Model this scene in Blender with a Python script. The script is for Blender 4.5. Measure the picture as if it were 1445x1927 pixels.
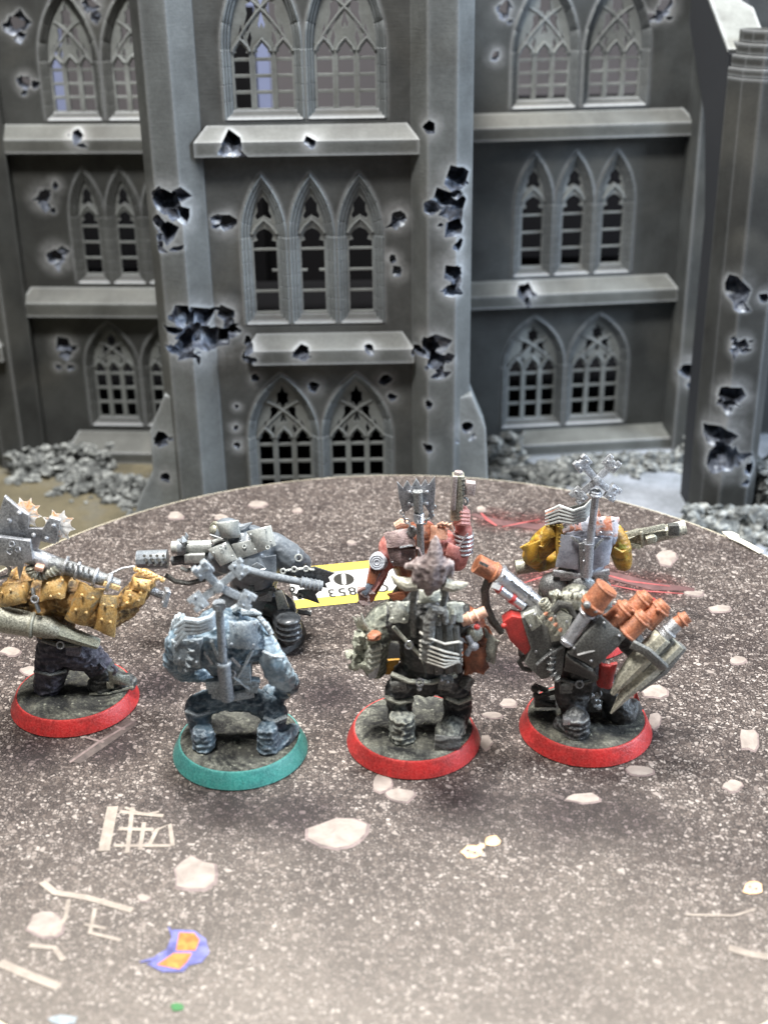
import bpy, bmesh, math, random
from mathutils import Vector, Matrix, noise
from mathutils.geometry import delaunay_2d_cdt
from math import sin, cos, pi, radians, tan, atan2, sqrt

for o in list(bpy.data.objects):
    bpy.data.objects.remove(o)
SC = bpy.context.scene
COL = SC.collection
random.seed(7)
# one Blender unit is one centimetre
SC.unit_settings.system = 'METRIC'
SC.unit_settings.scale_length = 0.01

# ------------------------------------------------------------------ camera
PW, PH, FPX = 1445.0, 1927.0, 2400.0
CAM_H, TILT, ROLL = 17.8, radians(24.65), radians(-0.9)
cam = bpy.data.cameras.new('camera')
cam.sensor_fit = 'VERTICAL'
cam.sensor_height = 24.0
cam.lens = 24.0 * FPX / PH
cam.clip_start = 0.5
cam.clip_end = 1000
cam.dof.use_dof = True
cam.dof.focus_distance = 33.2
cam.dof.aperture_fstop = 0.115
co = bpy.data.objects.new('camera', cam)
COL.objects.link(co)
r0, u0 = Vector((1, 0, 0)), Vector((0, sin(TILT), cos(TILT)))
fw = Vector((0, cos(TILT), -sin(TILT)))
r1 = r0 * cos(ROLL) + u0 * sin(ROLL)
u1 = u0 * cos(ROLL) - r0 * sin(ROLL)
co.matrix_world = Matrix(((r1.x, u1.x, -fw.x, 0), (r1.y, u1.y, -fw.y, 0), (r1.z, u1.z, -fw.z, CAM_H), (0, 0, 0, 1)))
SC.camera = co

# ------------------------------------------------------------------ light
w = bpy.data.worlds.new('World')
SC.world = w
w.use_nodes = True
w.node_tree.nodes['Background'].inputs[0].default_value = (0.86, 0.92, 1.0, 1)
w.node_tree.nodes['Background'].inputs[1].default_value = 0.10


def area(name, loc, target, size, power, color, size_y=None):
    d = bpy.data.lights.new(name, 'AREA')
    d.energy = power
    d.color = color
    d.size = size
    if size_y:
        d.shape = 'RECTANGLE'
        d.size_y = size_y
    o = bpy.data.objects.new(name, d)
    COL.objects.link(o)
    o.location = loc
    o.rotation_euler = (Vector(target) - Vector(loc)).to_track_quat('-Z', 'Y').to_euler()
    return o


area('ceiling_lamp', (-10, 15, 72), (-2, 27, 0), 14, 82000, (1.0, 0.98, 0.95))
area('ceiling_lamp', (-4, 45.5, 72), (-2, 47, 0), 12, 98000, (1.0, 0.98, 0.95))
area('window_light', (80, 28, 40), (0, 46, 4), 28, 120000, (0.72, 0.84, 1.0))
SC.view_settings.view_transform = 'Standard'
SC.view_settings.look = 'None'
SC.view_settings.gamma = 1
SC.view_settings.exposure = 0.0


# ------------------------------------------------------------------ helpers
def ray(px, py):
    X, Y = px - PW / 2, py - PH / 2
    c, s = cos(ROLL), sin(ROLL)
    X, Y = c * X + s * Y, -s * X + c * Y
    u = -Y / FPX
    return X / FPX, cos(TILT) + u * sin(TILT), -sin(TILT) + u * cos(TILT)


def on_depth(px, py, Y):
    a, b, c = ray(px, py)
    t = Y / b
    return Vector((a * t, Y, CAM_H + c * t))


def on_level(px, py, z=0.0):
    a, b, c = ray(px, py)
    t = (z - CAM_H) / c
    return Vector((a * t, b * t, z))


def on_wall(px, py, x0, y0, yaw):
    a, b, c = ray(px, py)
    k = tan(yaw)
    t = (y0 - k * x0) / (b - k * a)
    return Vector((a * t, b * t, CAM_H + c * t))


def C(r, g, b):
    def l(v):
        v /= 255.0
        return v / 12.92 if v <= 0.04045 else ((v + 0.055) / 1.055) ** 2.4
    return (l(r), l(g), l(b), 1)


def tag(o, label=None, cat=None, group=None, kind=None):
    if label:
        o['label'] = label
    if cat:
        o['category'] = cat
    if group:
        o['group'] = group
    if kind:
        o['kind'] = kind
    return o


def empty(name, loc=(0, 0, 0), rz=0):
    o = bpy.data.objects.new(name, None)
    COL.objects.link(o)
    o.location = loc
    o.rotation_euler = (0, 0, rz)
    o.empty_display_size = 0.3
    return o


def link_mesh(name, me, mats, parent=None):
    for m in (mats if isinstance(mats, (list, tuple)) else [mats]):
        me.materials.append(m)
    o = bpy.data.objects.new(name, me)
    COL.objects.link(o)
    if parent:
        o.parent = parent
    return o


def frame(d, hint=(0, 0, 1)):
    d = Vector(d).normalized()
    h = Vector(hint)
    if abs(d.dot(h.normalized())) > 0.97:
        h = Vector((1, 0, 0.2))
    a = h.cross(d).normalized()
    b = d.cross(a)
    return a, b, d


class MB:
    """collects shapes; build() links them as ONE mesh object"""

    def __init__(self):
        self.v, self.f = [], []

    def add(self, vs, fs):
        n = len(self.v)
        self.v += [Vector(p) for p in vs]
        self.f += [tuple(i + n for i in q) for q in fs]
        return self

    def tube(self, pts, rad, n=10, flat=1.0, hint=(0, 0, 1), cap=True):
        pts = [Vector(p) for p in pts]
        if not isinstance(rad, (list, tuple)):
            rad = [rad] * len(pts)
        vs, fs = [], []
        m = len(pts)
        a = None
        for i, p in enumerate(pts):
            d = (pts[min(i + 1, m - 1)] - pts[max(i - 1, 0)])
            if d.length < 1e-6:
                d = Vector((0, 0, 1))
            d.normalize()
            if a is None:
                a, b, _ = frame(d, hint)
            else:
                a = (a - d * a.dot(d)).normalized()
                b = d.cross(a)
            for k in range(n):
                t = 2 * pi * k / n
                vs.append(p + a * (cos(t) * rad[i]) + b * (sin(t) * rad[i] * flat))
        for i in range(m - 1):
            for k in range(n):
                k2 = (k + 1) % n
                fs.append((i * n + k, i * n + k2, (i + 1) * n + k2, (i + 1) * n + k))
        if cap:
            fs.append(tuple(range(n - 1, -1, -1)))
            fs.append(tuple((m - 1) * n + k for k in range(n)))
        return self.add(vs, fs)

    def cyl(self, a, b, r, r2=None, n=14):
        return self.tube([a, b], [r, r if r2 is None else r2], n)

    def pipe(self, a, b, r, ri, n=16, deep=0.6):
        """cylinder with an open bore at b"""
        a, b = Vector(a), Vector(b)
        d = (b - a)
        return self.tube([a, b, b, b - d * deep], [r, r, ri, ri * 0.96], n)

    def ell(self, c, r, seg=14, rings=9, axes=None):
        c = Vector(c)
        if not isinstance(r, (list, tuple)):
            r = (r, r, r)
        ax = axes or (Vector((1, 0, 0)), Vector((0, 1, 0)), Vector((0, 0, 1)))
        vs = [c + ax[2] * r[2]]
        for i in range(1, rings):
            ph = pi * i / rings
            for k in range(seg):
                t = 2 * pi * k / seg
                vs.append(c + ax[0] * (r[0] * sin(ph) * cos(t)) + ax[1] * (r[1] * sin(ph) * sin(t)) + ax[2] * (r[2] * cos(ph)))
        vs.append(c - ax[2] * r[2])
        fs = []
        for k in range(seg):
            k2 = (k + 1) % seg
            fs.append((0, 1 + k, 1 + k2))
            for i in range(rings - 2):
                q = 1 + i * seg
                fs.append((q + k, q + seg + k, q + seg + k2, q + k2))
            q = 1 + (rings - 2) * seg
            fs.append((q + k, len(vs) - 1, q + k2))
        return self.add(vs, fs)

    def box(self, c, s, ax=None):
        c = Vector(c)
        ax = ax or (Vector((1, 0, 0)), Vector((0, 1, 0)), Vector((0, 0, 1)))
        vs = []
        for z in (-1, 1):
            for y in (-1, 1):
                for x in (-1, 1):
                    vs.append(c + ax[0] * (x * s[0] / 2) + ax[1] * (y * s[1] / 2) + ax[2] * (z * s[2] / 2))
        return self.add(vs, [(0, 2, 3, 1), (4, 5, 7, 6), (0, 1, 5, 4), (2, 6, 7, 3), (0, 4, 6, 2), (1, 3, 7, 5)])

    def bar(self, a, b, wd, th, hint=(0, -1, 0.4)):
        """box from a to b; wd across, th along the hint"""
        a, b = Vector(a), Vector(b)
        x, y, d = frame(b - a, hint)
        return self.box((a + b) / 2, (wd, th, (b - a).length), (x, y, d))

    def poly(self, pts, th, nrm=None):
        """flat outline in 3-D given thickness"""
        pts = [Vector(p) for p in pts]
        n = len(pts)
        c = sum(pts, Vector()) / n
        if nrm is None:
            nrm = Vector()
            for i in range(n):
                nrm += (pts[i] - c).cross(pts[(i + 1) % n] - c)
            if nrm.y > 0:
                nrm = -nrm
                pts.reverse()
        nrm = Vector(nrm).normalized()
        ax, ay, _ = frame(nrm)
        p2 = [Vector(((p - c).dot(ax), (p - c).dot(ay))) for p in pts]
        r = delaunay_2d_cdt(p2, [(i, (i + 1) % n) for i in range(n)], [], 1, 1e-5)
        V2, F2 = r[0], r[2]
        m = len(V2)
        hts = []
        for q in V2:
            j = min(range(n), key=lambda i: (p2[i] - q).length)
            hts.append((pts[j] - c).dot(nrm))
        fr = [c + ax * q.x + ay * q.y + nrm * (h + th / 2) for q, h in zip(V2, hts)]
        bk = [p - nrm * th for p in fr]
        fs = []
        eset = {}
        for t in F2:
            a2 = (V2[t[1]] - V2[t[0]]).cross(V2[t[2]] - V2[t[0]])
            t = tuple(t) if a2 > 0 else tuple(reversed(t))
            fs.append(t)
            fs.append(tuple(i + m for i in reversed(t)))
            for i in range(3):
                eset[(t[i], t[(i + 1) % 3])] = 1
        for (i, j) in list(eset):
            if (j, i) not in eset:
                fs.append((j, i, i + m, j + m))
        return self.add(fr + bk, fs)

    def patch(self, c00, c10, c11, c01, bulge=0.1, th=0.07, nu=6, nv=6, ragged=0.0, seed=0, crease=None):
        """curved armour plate over four corners (bulges towards the viewer's side of the thing)"""
        c00, c10, c11, c01 = map(Vector, (c00, c10, c11, c01))
        nrm = (c10 - c00).cross(c01 - c00)
        if nrm.y > 0:
            nrm = -nrm
        nrm.normalize()
        rnd = random.Random(seed)
        fr, bk = [], []
        jt = {}
        for j in range(nv + 1):
            for i in range(nu + 1):
                u, v = i / nu, j / nv
                p = (c00 * (1 - u) + c10 * u) * (1 - v) + (c01 * (1 - u) + c11 * u) * v
                b = bulge * (1 - (2 * u - 1) ** 2) * (0.45 + 0.55 * (1 - (2 * v - 1) ** 2))
                if i in (0, nu) or j in (0, nv):
                    p = p + Vector((rnd.uniform(-1, 1), 0, rnd.uniform(-1, 1))) * ragged
                fr.append(p + nrm * (b + th / 2))
                bk.append(p + nrm * (b - th / 2))
        m = len(fr)
        w_ = nu + 1
        fs = []
        for j in range(nv):
            for i in range(nu):
                q = (j * w_ + i, j * w_ + i + 1, (j + 1) * w_ + i + 1, (j + 1) * w_ + i)
                fs.append(q)
                fs.append(tuple(k + m for k in reversed(q)))
        bd = [i for i in range(w_)] + [j * w_ + nu for j in range(1, nv + 1)] + [nv * w_ + i for i in range(nu - 1, -1, -1)] + [j * w_ for j in range(nv - 1, 0, -1)]
        for k in range(len(bd)):
            a, b = bd[k], bd[(k + 1) % len(bd)]
            fs.append((b, a, a + m, b + m))
        return self.add(fr + bk, fs)

    def gear(self, c, axis, ro, ri, teeth, th, hook=0.5, hint=(0, 0, 1)):
        a, b, d = frame(axis, hint)
        c = Vector(c)
        pr = []
        for k in range(teeth):
            t0 = 2 * pi * k / teeth
            st = 2 * pi / teeth
            pr += [(ri, t0), (ri * 1.02, t0 + st * 0.35), (ro, t0 + st * (0.35 + hook * 0.5)), (ri * 1.05, t0 + st * 0.8)]
        n = len(pr)
        vs = [c + d * (th / 2)] + [c + a * (r * cos(t)) + b * (r * sin(t)) + d * (th * (0.5 if r < ro * 0.95 else 0.2)) for r, t in pr]
        vs += [c - d * (th / 2)] + [c + a * (r * cos(t)) + b * (r * sin(t)) - d * (th * (0.5 if r < ro * 0.95 else 0.2)) for r, t in pr]
        fs = []
        o = n + 1
        for k in range(n):
            k2 = (k + 1) % n
            fs += [(0, 1 + k, 1 + k2), (o, o + 1 + k2, o + 1 + k), (1 + k2, 1 + k, o + 1 + k, o + 1 + k2)]
        return self.add(vs, fs)

    def torus(self, c, axis, R, r, n=18, m=8, hint=(0, 0, 1), arc=2 * pi, start=0):
        a, b, d = frame(axis, hint)
        c = Vector(c)
        full = arc > 6.28
        pts = [c + a * (R * cos(start + arc * k / n)) + b * (R * sin(start + arc * k / n)) for k in range(n + (0 if full else 1))]
        if not full:
            return self.tube(pts, r, m)
        vs, fs = [], []
        for k, p in enumerate(pts):
            o = (p - c).normalized()
            for j in range(m):
                t = 2 * pi * j / m
                vs.append(p + o * (r * cos(t)) + d * (r * sin(t)))
        for k in range(n):
            for j in range(m):
                k2, j2 = (k + 1) % n, (j + 1) % m
                fs.append((k * m + j, k2 * m + j, k2 * m + j2, k * m + j2))
        return self.add(vs, fs)

    def chain(self, pts, size, r):
        pts = [Vector(p) for p in pts]
        L = [0]
        for i in range(len(pts) - 1):
            L.append(L[-1] + (pts[i + 1] - pts[i]).length)
        n = max(2, int(L[-1] / (size * 1.35)))
        for k in range(n):
            s = L[-1] * (k + 0.5) / n
            i = max(j for j in range(len(L)) if L[j] <= s)
            i = min(i, len(pts) - 2)
            p = pts[i].lerp(pts[i + 1], (s - L[i]) / max(1e-6, L[i + 1] - L[i]))
            d = (pts[i + 1] - pts[i]).normalized()
            a, b, _ = frame(d, (0, -1, 0.3))
            self.torus(p, a if k % 2 else b, size * 0.62, r, 10, 5, hint=d)
        return self

    def stone(self, c, r, seed=0, sub=1, flat=1.0, amp=0.35):
        bm = bmesh.new()
        bmesh.ops.create_icosphere(bm, subdivisions=sub, radius=1)
        o = Vector((seed * 3.1, seed * 1.7, seed * 0.9))
        rs = Vector((1 + 0.3 * sin(seed * 5.1), 1 + 0.3 * sin(seed * 2.3), flat * (1 + 0.25 * sin(seed * 7.7))))
        vs = []
        for v in bm.verts:
            k = 1 + amp * 1.6 * noise.noise(v.co * 1.3 + o)
            vs.append(Vector(c) + Vector((v.co.x * rs.x, v.co.y * rs.y, v.co.z * rs.z)) * (k * r))
        fs = [tuple(v.index for v in f.verts) for f in bm.faces]
        bm.free()
        return self.add(vs, fs)

    def mesh(self, name, bevel=0, smooth=True, angle=35, seg=2, recalc=True):
        me = bpy.data.meshes.new(name)
        me.from_pydata([tuple(p) for p in self.v], [], self.f)
        bm = bmesh.new()
        bm.from_mesh(me)
        if recalc:
            bmesh.ops.recalc_face_normals(bm, faces=bm.faces)
        if bevel:
            es = [e for e in bm.edges if len(e.link_faces) == 2 and e.calc_face_angle(0) > 0.5]
            bmesh.ops.bevel(bm, geom=es, offset=bevel, segments=seg, profile=0.6, affect='EDGES', clamp_overlap=True)
        for f in bm.faces:
            f.smooth = smooth
        if smooth:
            for e in bm.edges:
                if len(e.link_faces) == 2 and e.calc_face_angle(0) > radians(angle):
                    e.smooth = False
        bm.to_mesh(me)
        bm.free()
        return me

    def build(self, name, mats, parent=None, bevel=0, smooth=True, angle=35, seg=2, rough=0.0, rs=6.0):
        me = self.mesh(name, bevel, smooth, angle, seg)
        if rough:
            for v in me.vertices:
                nv = noise.noise_vector(v.co * rs)
                v.co += nv * rough
        return link_mesh(name, me, mats, parent)


# ------------------------------------------------------------------ materials
def newmat(name):
    m = bpy.data.materials.new(name)
    m.use_nodes = True
    nt = m.node_tree
    b = nt.nodes['Principled BSDF']
    return m, nt, b


def N(nt, typ, **kw):
    n = nt.nodes.new(typ)
    for k, v in kw.items():
        if k.startswith('i_'):
            key = k[2:]
            n.inputs[int(key) if key.isdigit() else key].default_value = v
        else:
            setattr(n, k, v)
    return n


def ramp(nt, fac, stops):
    r = nt.nodes.new('ShaderNodeValToRGB')
    e = r.color_ramp.elements
    while len(e) < len(stops):
        e.new(0.5)
    for el, (p, c) in zip(e, stops):
        el.position = p
        el.color = c if len(c) == 4 else (*c, 1)
    nt.links.new(fac, r.inputs[0])
    return r.outputs[0]


def mix(nt, fac, a, b, mode='MIX'):
    n = nt.nodes.new('ShaderNodeMix')
    n.data_type = 'RGBA'
    n.blend_type = mode
    for s, v in ((0, fac), (6, a), (7, b)):
        if hasattr(v, 'is_output'):
            nt.links.new(v, n.inputs[s])
        elif s == 0:
            n.inputs[0].default_value = v
        else:
            n.inputs[s].default_value = v
    return n.outputs[2]


def tex_noise(nt, vec, scale, detail=4, rough=0.6, dist=0.0):
    n = N(nt, 'ShaderNodeTexNoise')
    n.inputs['Scale'].default_value = scale
    n.inputs['Detail'].default_value = detail
    n.inputs['Roughness'].default_value = rough
    n.inputs['Distortion'].default_value = dist
    nt.links.new(vec, n.inputs['Vector'])
    return n.outputs['Fac']


def bump(nt, b, h, strength, dist, prev=None):
    n = N(nt, 'ShaderNodeBump')
    n.inputs['Strength'].default_value = strength
    n.inputs['Distance'].default_value = dist
    nt.links.new(h, n.inputs['Height'])
    if prev:
        nt.links.new(prev, n.inputs['Normal'])
    nt.links.new(n.outputs[0], b.inputs['Normal'])
    return n.outputs[0]


_mats = {}


def paint(name, base, alt=None, hi=None, metal=0.0, rough=0.55, sc=3.0, edge=0.55, grain=0.5, fold=0.0, second=None, sec_amt=0.5, sec_soft=.06):
    """hand-painted plastic: mottled coats, raised edges drybrushed with their glints painted in, brush grain"""
    if name in _mats:
        return _mats[name]
    m, nt, b = newmat(name)
    tc = N(nt, 'ShaderNodeTexCoord').outputs['Object']
    alt = alt or tuple(c * 0.45 for c in base[:3]) + (1,)
    hi = hi or tuple(min(1, c * 1.5 + 0.08) for c in base[:3]) + (1,)
    n1 = tex_noise(nt, tc, sc, 5, 0.65, 0.4)
    col = mix(nt, ramp(nt, n1, [(0.42, (0, 0, 0)), (0.6, (1, 1, 1))]), alt, base)
    if second:
        n3 = tex_noise(nt, tc, sc * 0.8 + 0.37, 4, 0.6, 0.8)
        col = mix(nt, ramp(nt, n3, [(0.62 - 0.25 * sec_amt, (0, 0, 0)), (0.62 + sec_soft - 0.25 * sec_amt, (1, 1, 1))]), col, second)
    n2 = tex_noise(nt, tc, sc * 9, 4, 0.7)
    geo = N(nt, 'ShaderNodeNewGeometry')
    pt = ramp(nt, geo.outputs['Pointiness'], [(0.495, (0, 0, 0)), (0.555, (1, 1, 1))])
    bv = N(nt, 'ShaderNodeBevel', samples=4)
    bv.inputs['Radius'].default_value = 0.045
    dt = N(nt, 'ShaderNodeVectorMath', operation='DOT_PRODUCT')
    nt.links.new(bv.outputs[0], dt.inputs[0])
    nt.links.new(geo.outputs['Normal'], dt.inputs[1])
    em = N(nt, 'ShaderNodeMapRange', i_1=0.97, i_2=0.78, i_3=0.0, i_4=1.0)  # edge glints put into the colour, on top of the drybrush
    nt.links.new(dt.outputs['Value'], em.inputs[0])
    pt = mix(nt, 1.0, pt, em.outputs[0], 'ADD')
    k = mix(nt, 1.0, pt, ramp(nt, n2, [(0.35, (0.15, 0.15, 0.15)), (0.6, (1, 1, 1))]), 'MULTIPLY')
    sp = ramp(nt, n2, [(0.54, (0, 0, 0)), (0.68, (0.7, 0.7, 0.7))])
    k = mix(nt, 0.3, k, sp, 'ADD')
    mm = N(nt, 'ShaderNodeMath', operation='MULTIPLY', i_1=edge)
    nt.links.new(k, mm.inputs[0])
    col = mix(nt, mm.outputs[0], col, hi)
    nt.links.new(col, b.inputs['Base Color'])
    b.inputs['Roughness'].default_value = rough - .1
    b.inputs['Metallic'].default_value = metal
    prev = bump(nt, b, n2, grain, 0.03)
    if fold:
        wv = N(nt, 'ShaderNodeTexWave', bands_direction='Z')
        wv.inputs['Scale'].default_value = 1.6
        wv.inputs['Distortion'].default_value = 7
        wv.inputs['Detail'].default_value = 3
        wv.inputs['Detail Scale'].default_value = 1.4
        nt.links.new(tc, wv.inputs['Vector'])
        bump(nt, b, wv.outputs['Fac'], fold, 0.09, prev)
    _mats[name] = m
    return m


def plain(name, col, rough=0.6, metal=0.0, spec=0.5):
    if name in _mats:
        return _mats[name]
    m, nt, b = newmat(name)
    tc = N(nt, 'ShaderNodeTexCoord').outputs['Object']
    n1 = tex_noise(nt, tc, 2.5, 5, 0.65)
    d = tuple(c * 0.72 for c in col[:3]) + (1,)
    nt.links.new(mix(nt, n1, d, col), b.inputs['Base Color'])
    b.inputs['Roughness'].default_value = rough
    b.inputs['Metallic'].default_value = metal
    b.inputs['Specular IOR Level'].default_value = spec
    _mats[name] = m
    return m

# ================================================================== the place
GZ = -4.6          # table the terrain stands on; the round board's top is z = 0


def sheet(name, x0, x1, y0, y1, z, mat, nx=1, ny=1):
    mb = MB()
    vs = [(x0 + (x1 - x0) * i / nx, y0 + (y1 - y0) * j / ny, z) for j in range(ny + 1) for i in range(nx + 1)]
    fs = [(j * (nx + 1) + i, j * (nx + 1) + i + 1, (j + 1) * (nx + 1) + i + 1, (j + 1) * (nx + 1) + i) for j in range(ny) for i in range(nx)]
    mb.add(vs, fs)
    return mb.build(name, mat, smooth=False)


def ground_mat():
    m, nt, b = newmat('sprayed_terrain_floor')
    pos = N(nt, 'ShaderNodeNewGeometry').outputs['Position']
    n1 = tex_noise(nt, pos, 0.35, 5, 0.6)
    col = ramp(nt, n1, [(0.3, C(76, 71, 56)), (0.55, C(106, 99, 78)), (0.75, C(100, 101, 98))])
    sx = N(nt, 'ShaderNodeSeparateXYZ')
    nt.links.new(pos, sx.inputs[0])
    mr = N(nt, 'ShaderNodeMapRange', interpolation_type='SMOOTHSTEP', i_1=-4.0, i_2=5.0)
    nt.links.new(sx.outputs[0], mr.inputs[0])
    n2 = tex_noise(nt, pos, 0.5, 4, 0.6)
    col = mix(nt, mr.outputs[0], col, ramp(nt, n2, [(0.3, C(112, 118, 124)), (0.7, C(160, 166, 176))]))
    n3 = tex_noise(nt, pos, 6, 5, 0.7)
    col = mix(nt, 0.5, col, ramp(nt, n3, [(0.3, (0.35, 0.35, 0.35)), (0.7, (1, 1, 1))]), 'MULTIPLY')
    nt.links.new(col, b.inputs['Base Color'])
    b.inputs['Roughness'].default_value = 0.7
    bump(nt, b, n3, 0.5, 0.08)
    return m


tag(sheet('ground', -150, 150, -20, 150, GZ, ground_mat()), kind='structure')

m, nt, b = newmat('room_wall_paint')
pos = N(nt, 'ShaderNodeNewGeometry').outputs['Position']
nt.links.new(ramp(nt, tex_noise(nt, pos, 0.06, 3), [(0.3, C(74, 70, 70)), (0.7, C(88, 83, 83))]), b.inputs['Base Color'])
b.inputs['Roughness'].default_value = 0.9
tag(MB().box((0, 112, 55), (300, 2, 130)).build('wall', m, smooth=False), kind='structure')

# ------------------------------------------------------------------ craters: where the walls were hit
# (px, py, radius in px, depth plane)
YC, YW = 45.5, 55.5
RY, LY = radians(6), radians(-4.5)
CR_C = [(440, 272, 22), (585, 270, 14), (428, 420, 17), (748, 410, 15), (738, 487, 9), (746, 511, 11), (590, 727, 12), (725, 716, 13), (737, 749, 12),
        (446, 765, 5), (444, 805, 6), (447, 837, 9), (310, 382, 26), (345, 405, 21), (318, 440, 20), (345, 598, 24), (378, 606, 30), (350, 650, 26), (402, 645, 32),
        (424, 590, 18), (438, 640, 22), (462, 685, 15), (482, 712, 10), (568, 667, 15), (695, 659, 11), (468, 655, 14), (806, 655, 24), (822, 682, 18), (786, 672, 16),
        (860, 340, 27), (832, 375, 25), (866, 388, 22), (852, 430, 19), (864, 462, 14), (855, 515, 23), (850, 545, 14), (808, 238, 14), (808, 762, 11), (806, 845, 12),
        (880, 808, 18), (302, 828, 17), (311, 902, 12)]
CR_L = [(28, 47, 19), (48, 155, 12), (145, 257, 13), (82, 372, 16), (105, 350, 9), (106, 484, 17), (120, 650, 16), (110, 690, 7), (133, 691, 7), (172, 10, 14)]
CR_R = [(950, 18, 15), (932, 106, 11), (1250, 14, 15), (1226, 32, 8), (992, 549, 16), (1298, 700, 22), (1318, 712, 14)]
CR_T = [(1384, 548, 27), (1438, 560, 12), (1393, 650, 14), (1376, 748, 22), (1350, 826, 30), (1362, 868, 26), (1410, 885, 16)]


def depth_of(px, py, grp):
    """front surface under a hit, in the plane of the piece that was hit"""
    if grp == 'C':
        if (px < 395 and py < 740) or (px > 785 and py < 900):
            return on_depth(px, py, 44.65)
        if px < 330 or px > 870:
            return on_depth(px, py, 44.75)
        if 230 < py < 300 or 630 < py < 690:
            return on_depth(px, py, 45.0)
        return on_depth(px, py, YC)
    if grp == 'L':
        return on_wall(px, py, -9, YW - (0.5 if py == 257 else 0), LY)
    if grp == 'R':
        if px > 1290:
            return on_depth(px, py, 55.0)
        return on_wall(px, py, 4, YW - (0.5 if py == 549 else 0), RY)
    return on_depth(px, py, 47.55)


HITS = {}
for g_, lst in (('C', CR_C), ('L', CR_L), ('R', CR_R), ('T', CR_T)):
    HITS[g_] = []
    for (px, py, r) in lst:
        p = depth_of(px, py, g_)
        d = (p - Vector((0, 0, CAM_H))).length
        HITS[g_].append((p, r * d / FPX))


def stone_mat(name, hits, tint=(1, 1, 1), halo=.42, brad=.26, bamt=.55):
    """sprayed grey plastic, pale overspray dusted round every hit"""
    m, nt, b = newmat(name)
    pos = N(nt, 'ShaderNodeNewGeometry').outputs['Position']
    n1 = tex_noise(nt, pos, 0.45, 5, 0.62, 0.3)
    a = tuple(v * t for v, t in zip(C(60, 61, 60)[:3], tint)) + (1,)
    c = tuple(v * t for v, t in zip(C(84, 86, 85)[:3], tint)) + (1,)
    col = ramp(nt, n1, [(0.32, a), (0.68, c)])
    n5 = tex_noise(nt, pos, 0.23, 3, 0.5, 0.6)
    col = mix(nt, ramp(nt, n5, [(0.52, (0, 0, 0)), (0.78, (0.4, 0.4, 0.4))]), col, C(104, 102, 94))
    tot = None
    nh = tex_noise(nt, pos, 1.6, 5, 0.65, .5)
    for ih, (p, r) in enumerate(hits):
        hv = .35 + .6 * abs(sin(ih * 12.9898))
        dn = N(nt, 'ShaderNodeVectorMath', operation='DISTANCE')
        dn.inputs[1].default_value = p
        nt.links.new(pos, dn.inputs[0])
        mr = N(nt, 'ShaderNodeMapRange', interpolation_type='SMOOTHSTEP', i_1=r * 0.5, i_2=r * (1.5 + .7 * hv) + 0.2, i_3=hv, i_4=0.0)
        nt.links.new(dn.outputs['Value'], mr.inputs[0])
        if tot is None:
            tot = mr.outputs[0]
        else:
            mx = N(nt, 'ShaderNodeMath', operation='MAXIMUM')
            nt.links.new(tot, mx.inputs[0])
            nt.links.new(mr.outputs[0], mx.inputs[1])
            tot = mx.outputs[0]
    if tot is not None:
        k = mix(nt, 1.0, tot, ramp(nt, nh, [(0.34, (0.12, 0.12, 0.12)), (0.66, (halo, halo, halo))]), 'MULTIPLY')
        col = mix(nt, k, col, C(214, 216, 218))
    # drybrushed arrises
    bv = N(nt, 'ShaderNodeBevel', samples=4)
    bv.inputs['Radius'].default_value = brad
    ge = N(nt, 'ShaderNodeNewGeometry')
    dt = N(nt, 'ShaderNodeVectorMath', operation='DOT_PRODUCT')
    nt.links.new(bv.outputs[0], dt.inputs[0])
    nt.links.new(ge.outputs['Normal'], dt.inputs[1])
    em = N(nt, 'ShaderNodeMapRange', i_1=0.995, i_2=0.78, i_3=0.0, i_4=bamt)
    nt.links.new(dt.outputs['Value'], em.inputs[0])
    col = mix(nt, em.outputs[0], col, C(186, 190, 193))
    n3 = tex_noise(nt, pos, 9, 4, 0.7)
    col = mix(nt, 0.45, col, ramp(nt, n3, [(0.3, (0.55, 0.55, 0.55)), (0.65, (1, 1, 1))]), 'MULTIPLY')
    nt.links.new(col, b.inputs['Base Color'])
    b.inputs['Roughness'].default_value = 0.62
    b.inputs['Specular IOR Level'].default_value = 0.35
    # printed layer lines and grain
    mp = N(nt, 'ShaderNodeMapping')
    mp.inputs['Scale'].default_value = (0.6, 0.6, 14)
    nt.links.new(pos, mp.inputs['Vector'])
    n4 = tex_noise(nt, mp.outputs[0], 2.0, 3, 0.5)
    pv = bump(nt, b, n4, 0.22, 0.03)
    bump(nt, b, n3, 0.35, 0.03, pv)
    return m


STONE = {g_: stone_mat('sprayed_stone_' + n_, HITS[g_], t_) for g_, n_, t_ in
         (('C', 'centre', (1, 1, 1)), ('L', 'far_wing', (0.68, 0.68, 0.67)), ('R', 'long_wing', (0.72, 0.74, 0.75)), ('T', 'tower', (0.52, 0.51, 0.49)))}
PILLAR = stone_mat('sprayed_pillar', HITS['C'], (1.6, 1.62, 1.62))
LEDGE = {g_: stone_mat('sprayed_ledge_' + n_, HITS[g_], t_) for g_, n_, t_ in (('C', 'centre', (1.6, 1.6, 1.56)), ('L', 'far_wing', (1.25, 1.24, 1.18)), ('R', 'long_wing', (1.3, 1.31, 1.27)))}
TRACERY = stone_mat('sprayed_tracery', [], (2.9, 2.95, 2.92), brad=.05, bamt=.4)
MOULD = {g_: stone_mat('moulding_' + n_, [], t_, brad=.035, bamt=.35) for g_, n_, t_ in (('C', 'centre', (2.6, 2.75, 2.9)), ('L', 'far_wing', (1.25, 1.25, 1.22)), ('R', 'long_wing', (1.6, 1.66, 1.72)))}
MOF = {STONE[g_].name: MOULD[g_] for g_ in MOULD}
m, nt, b = newmat('broken_stone')
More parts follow.
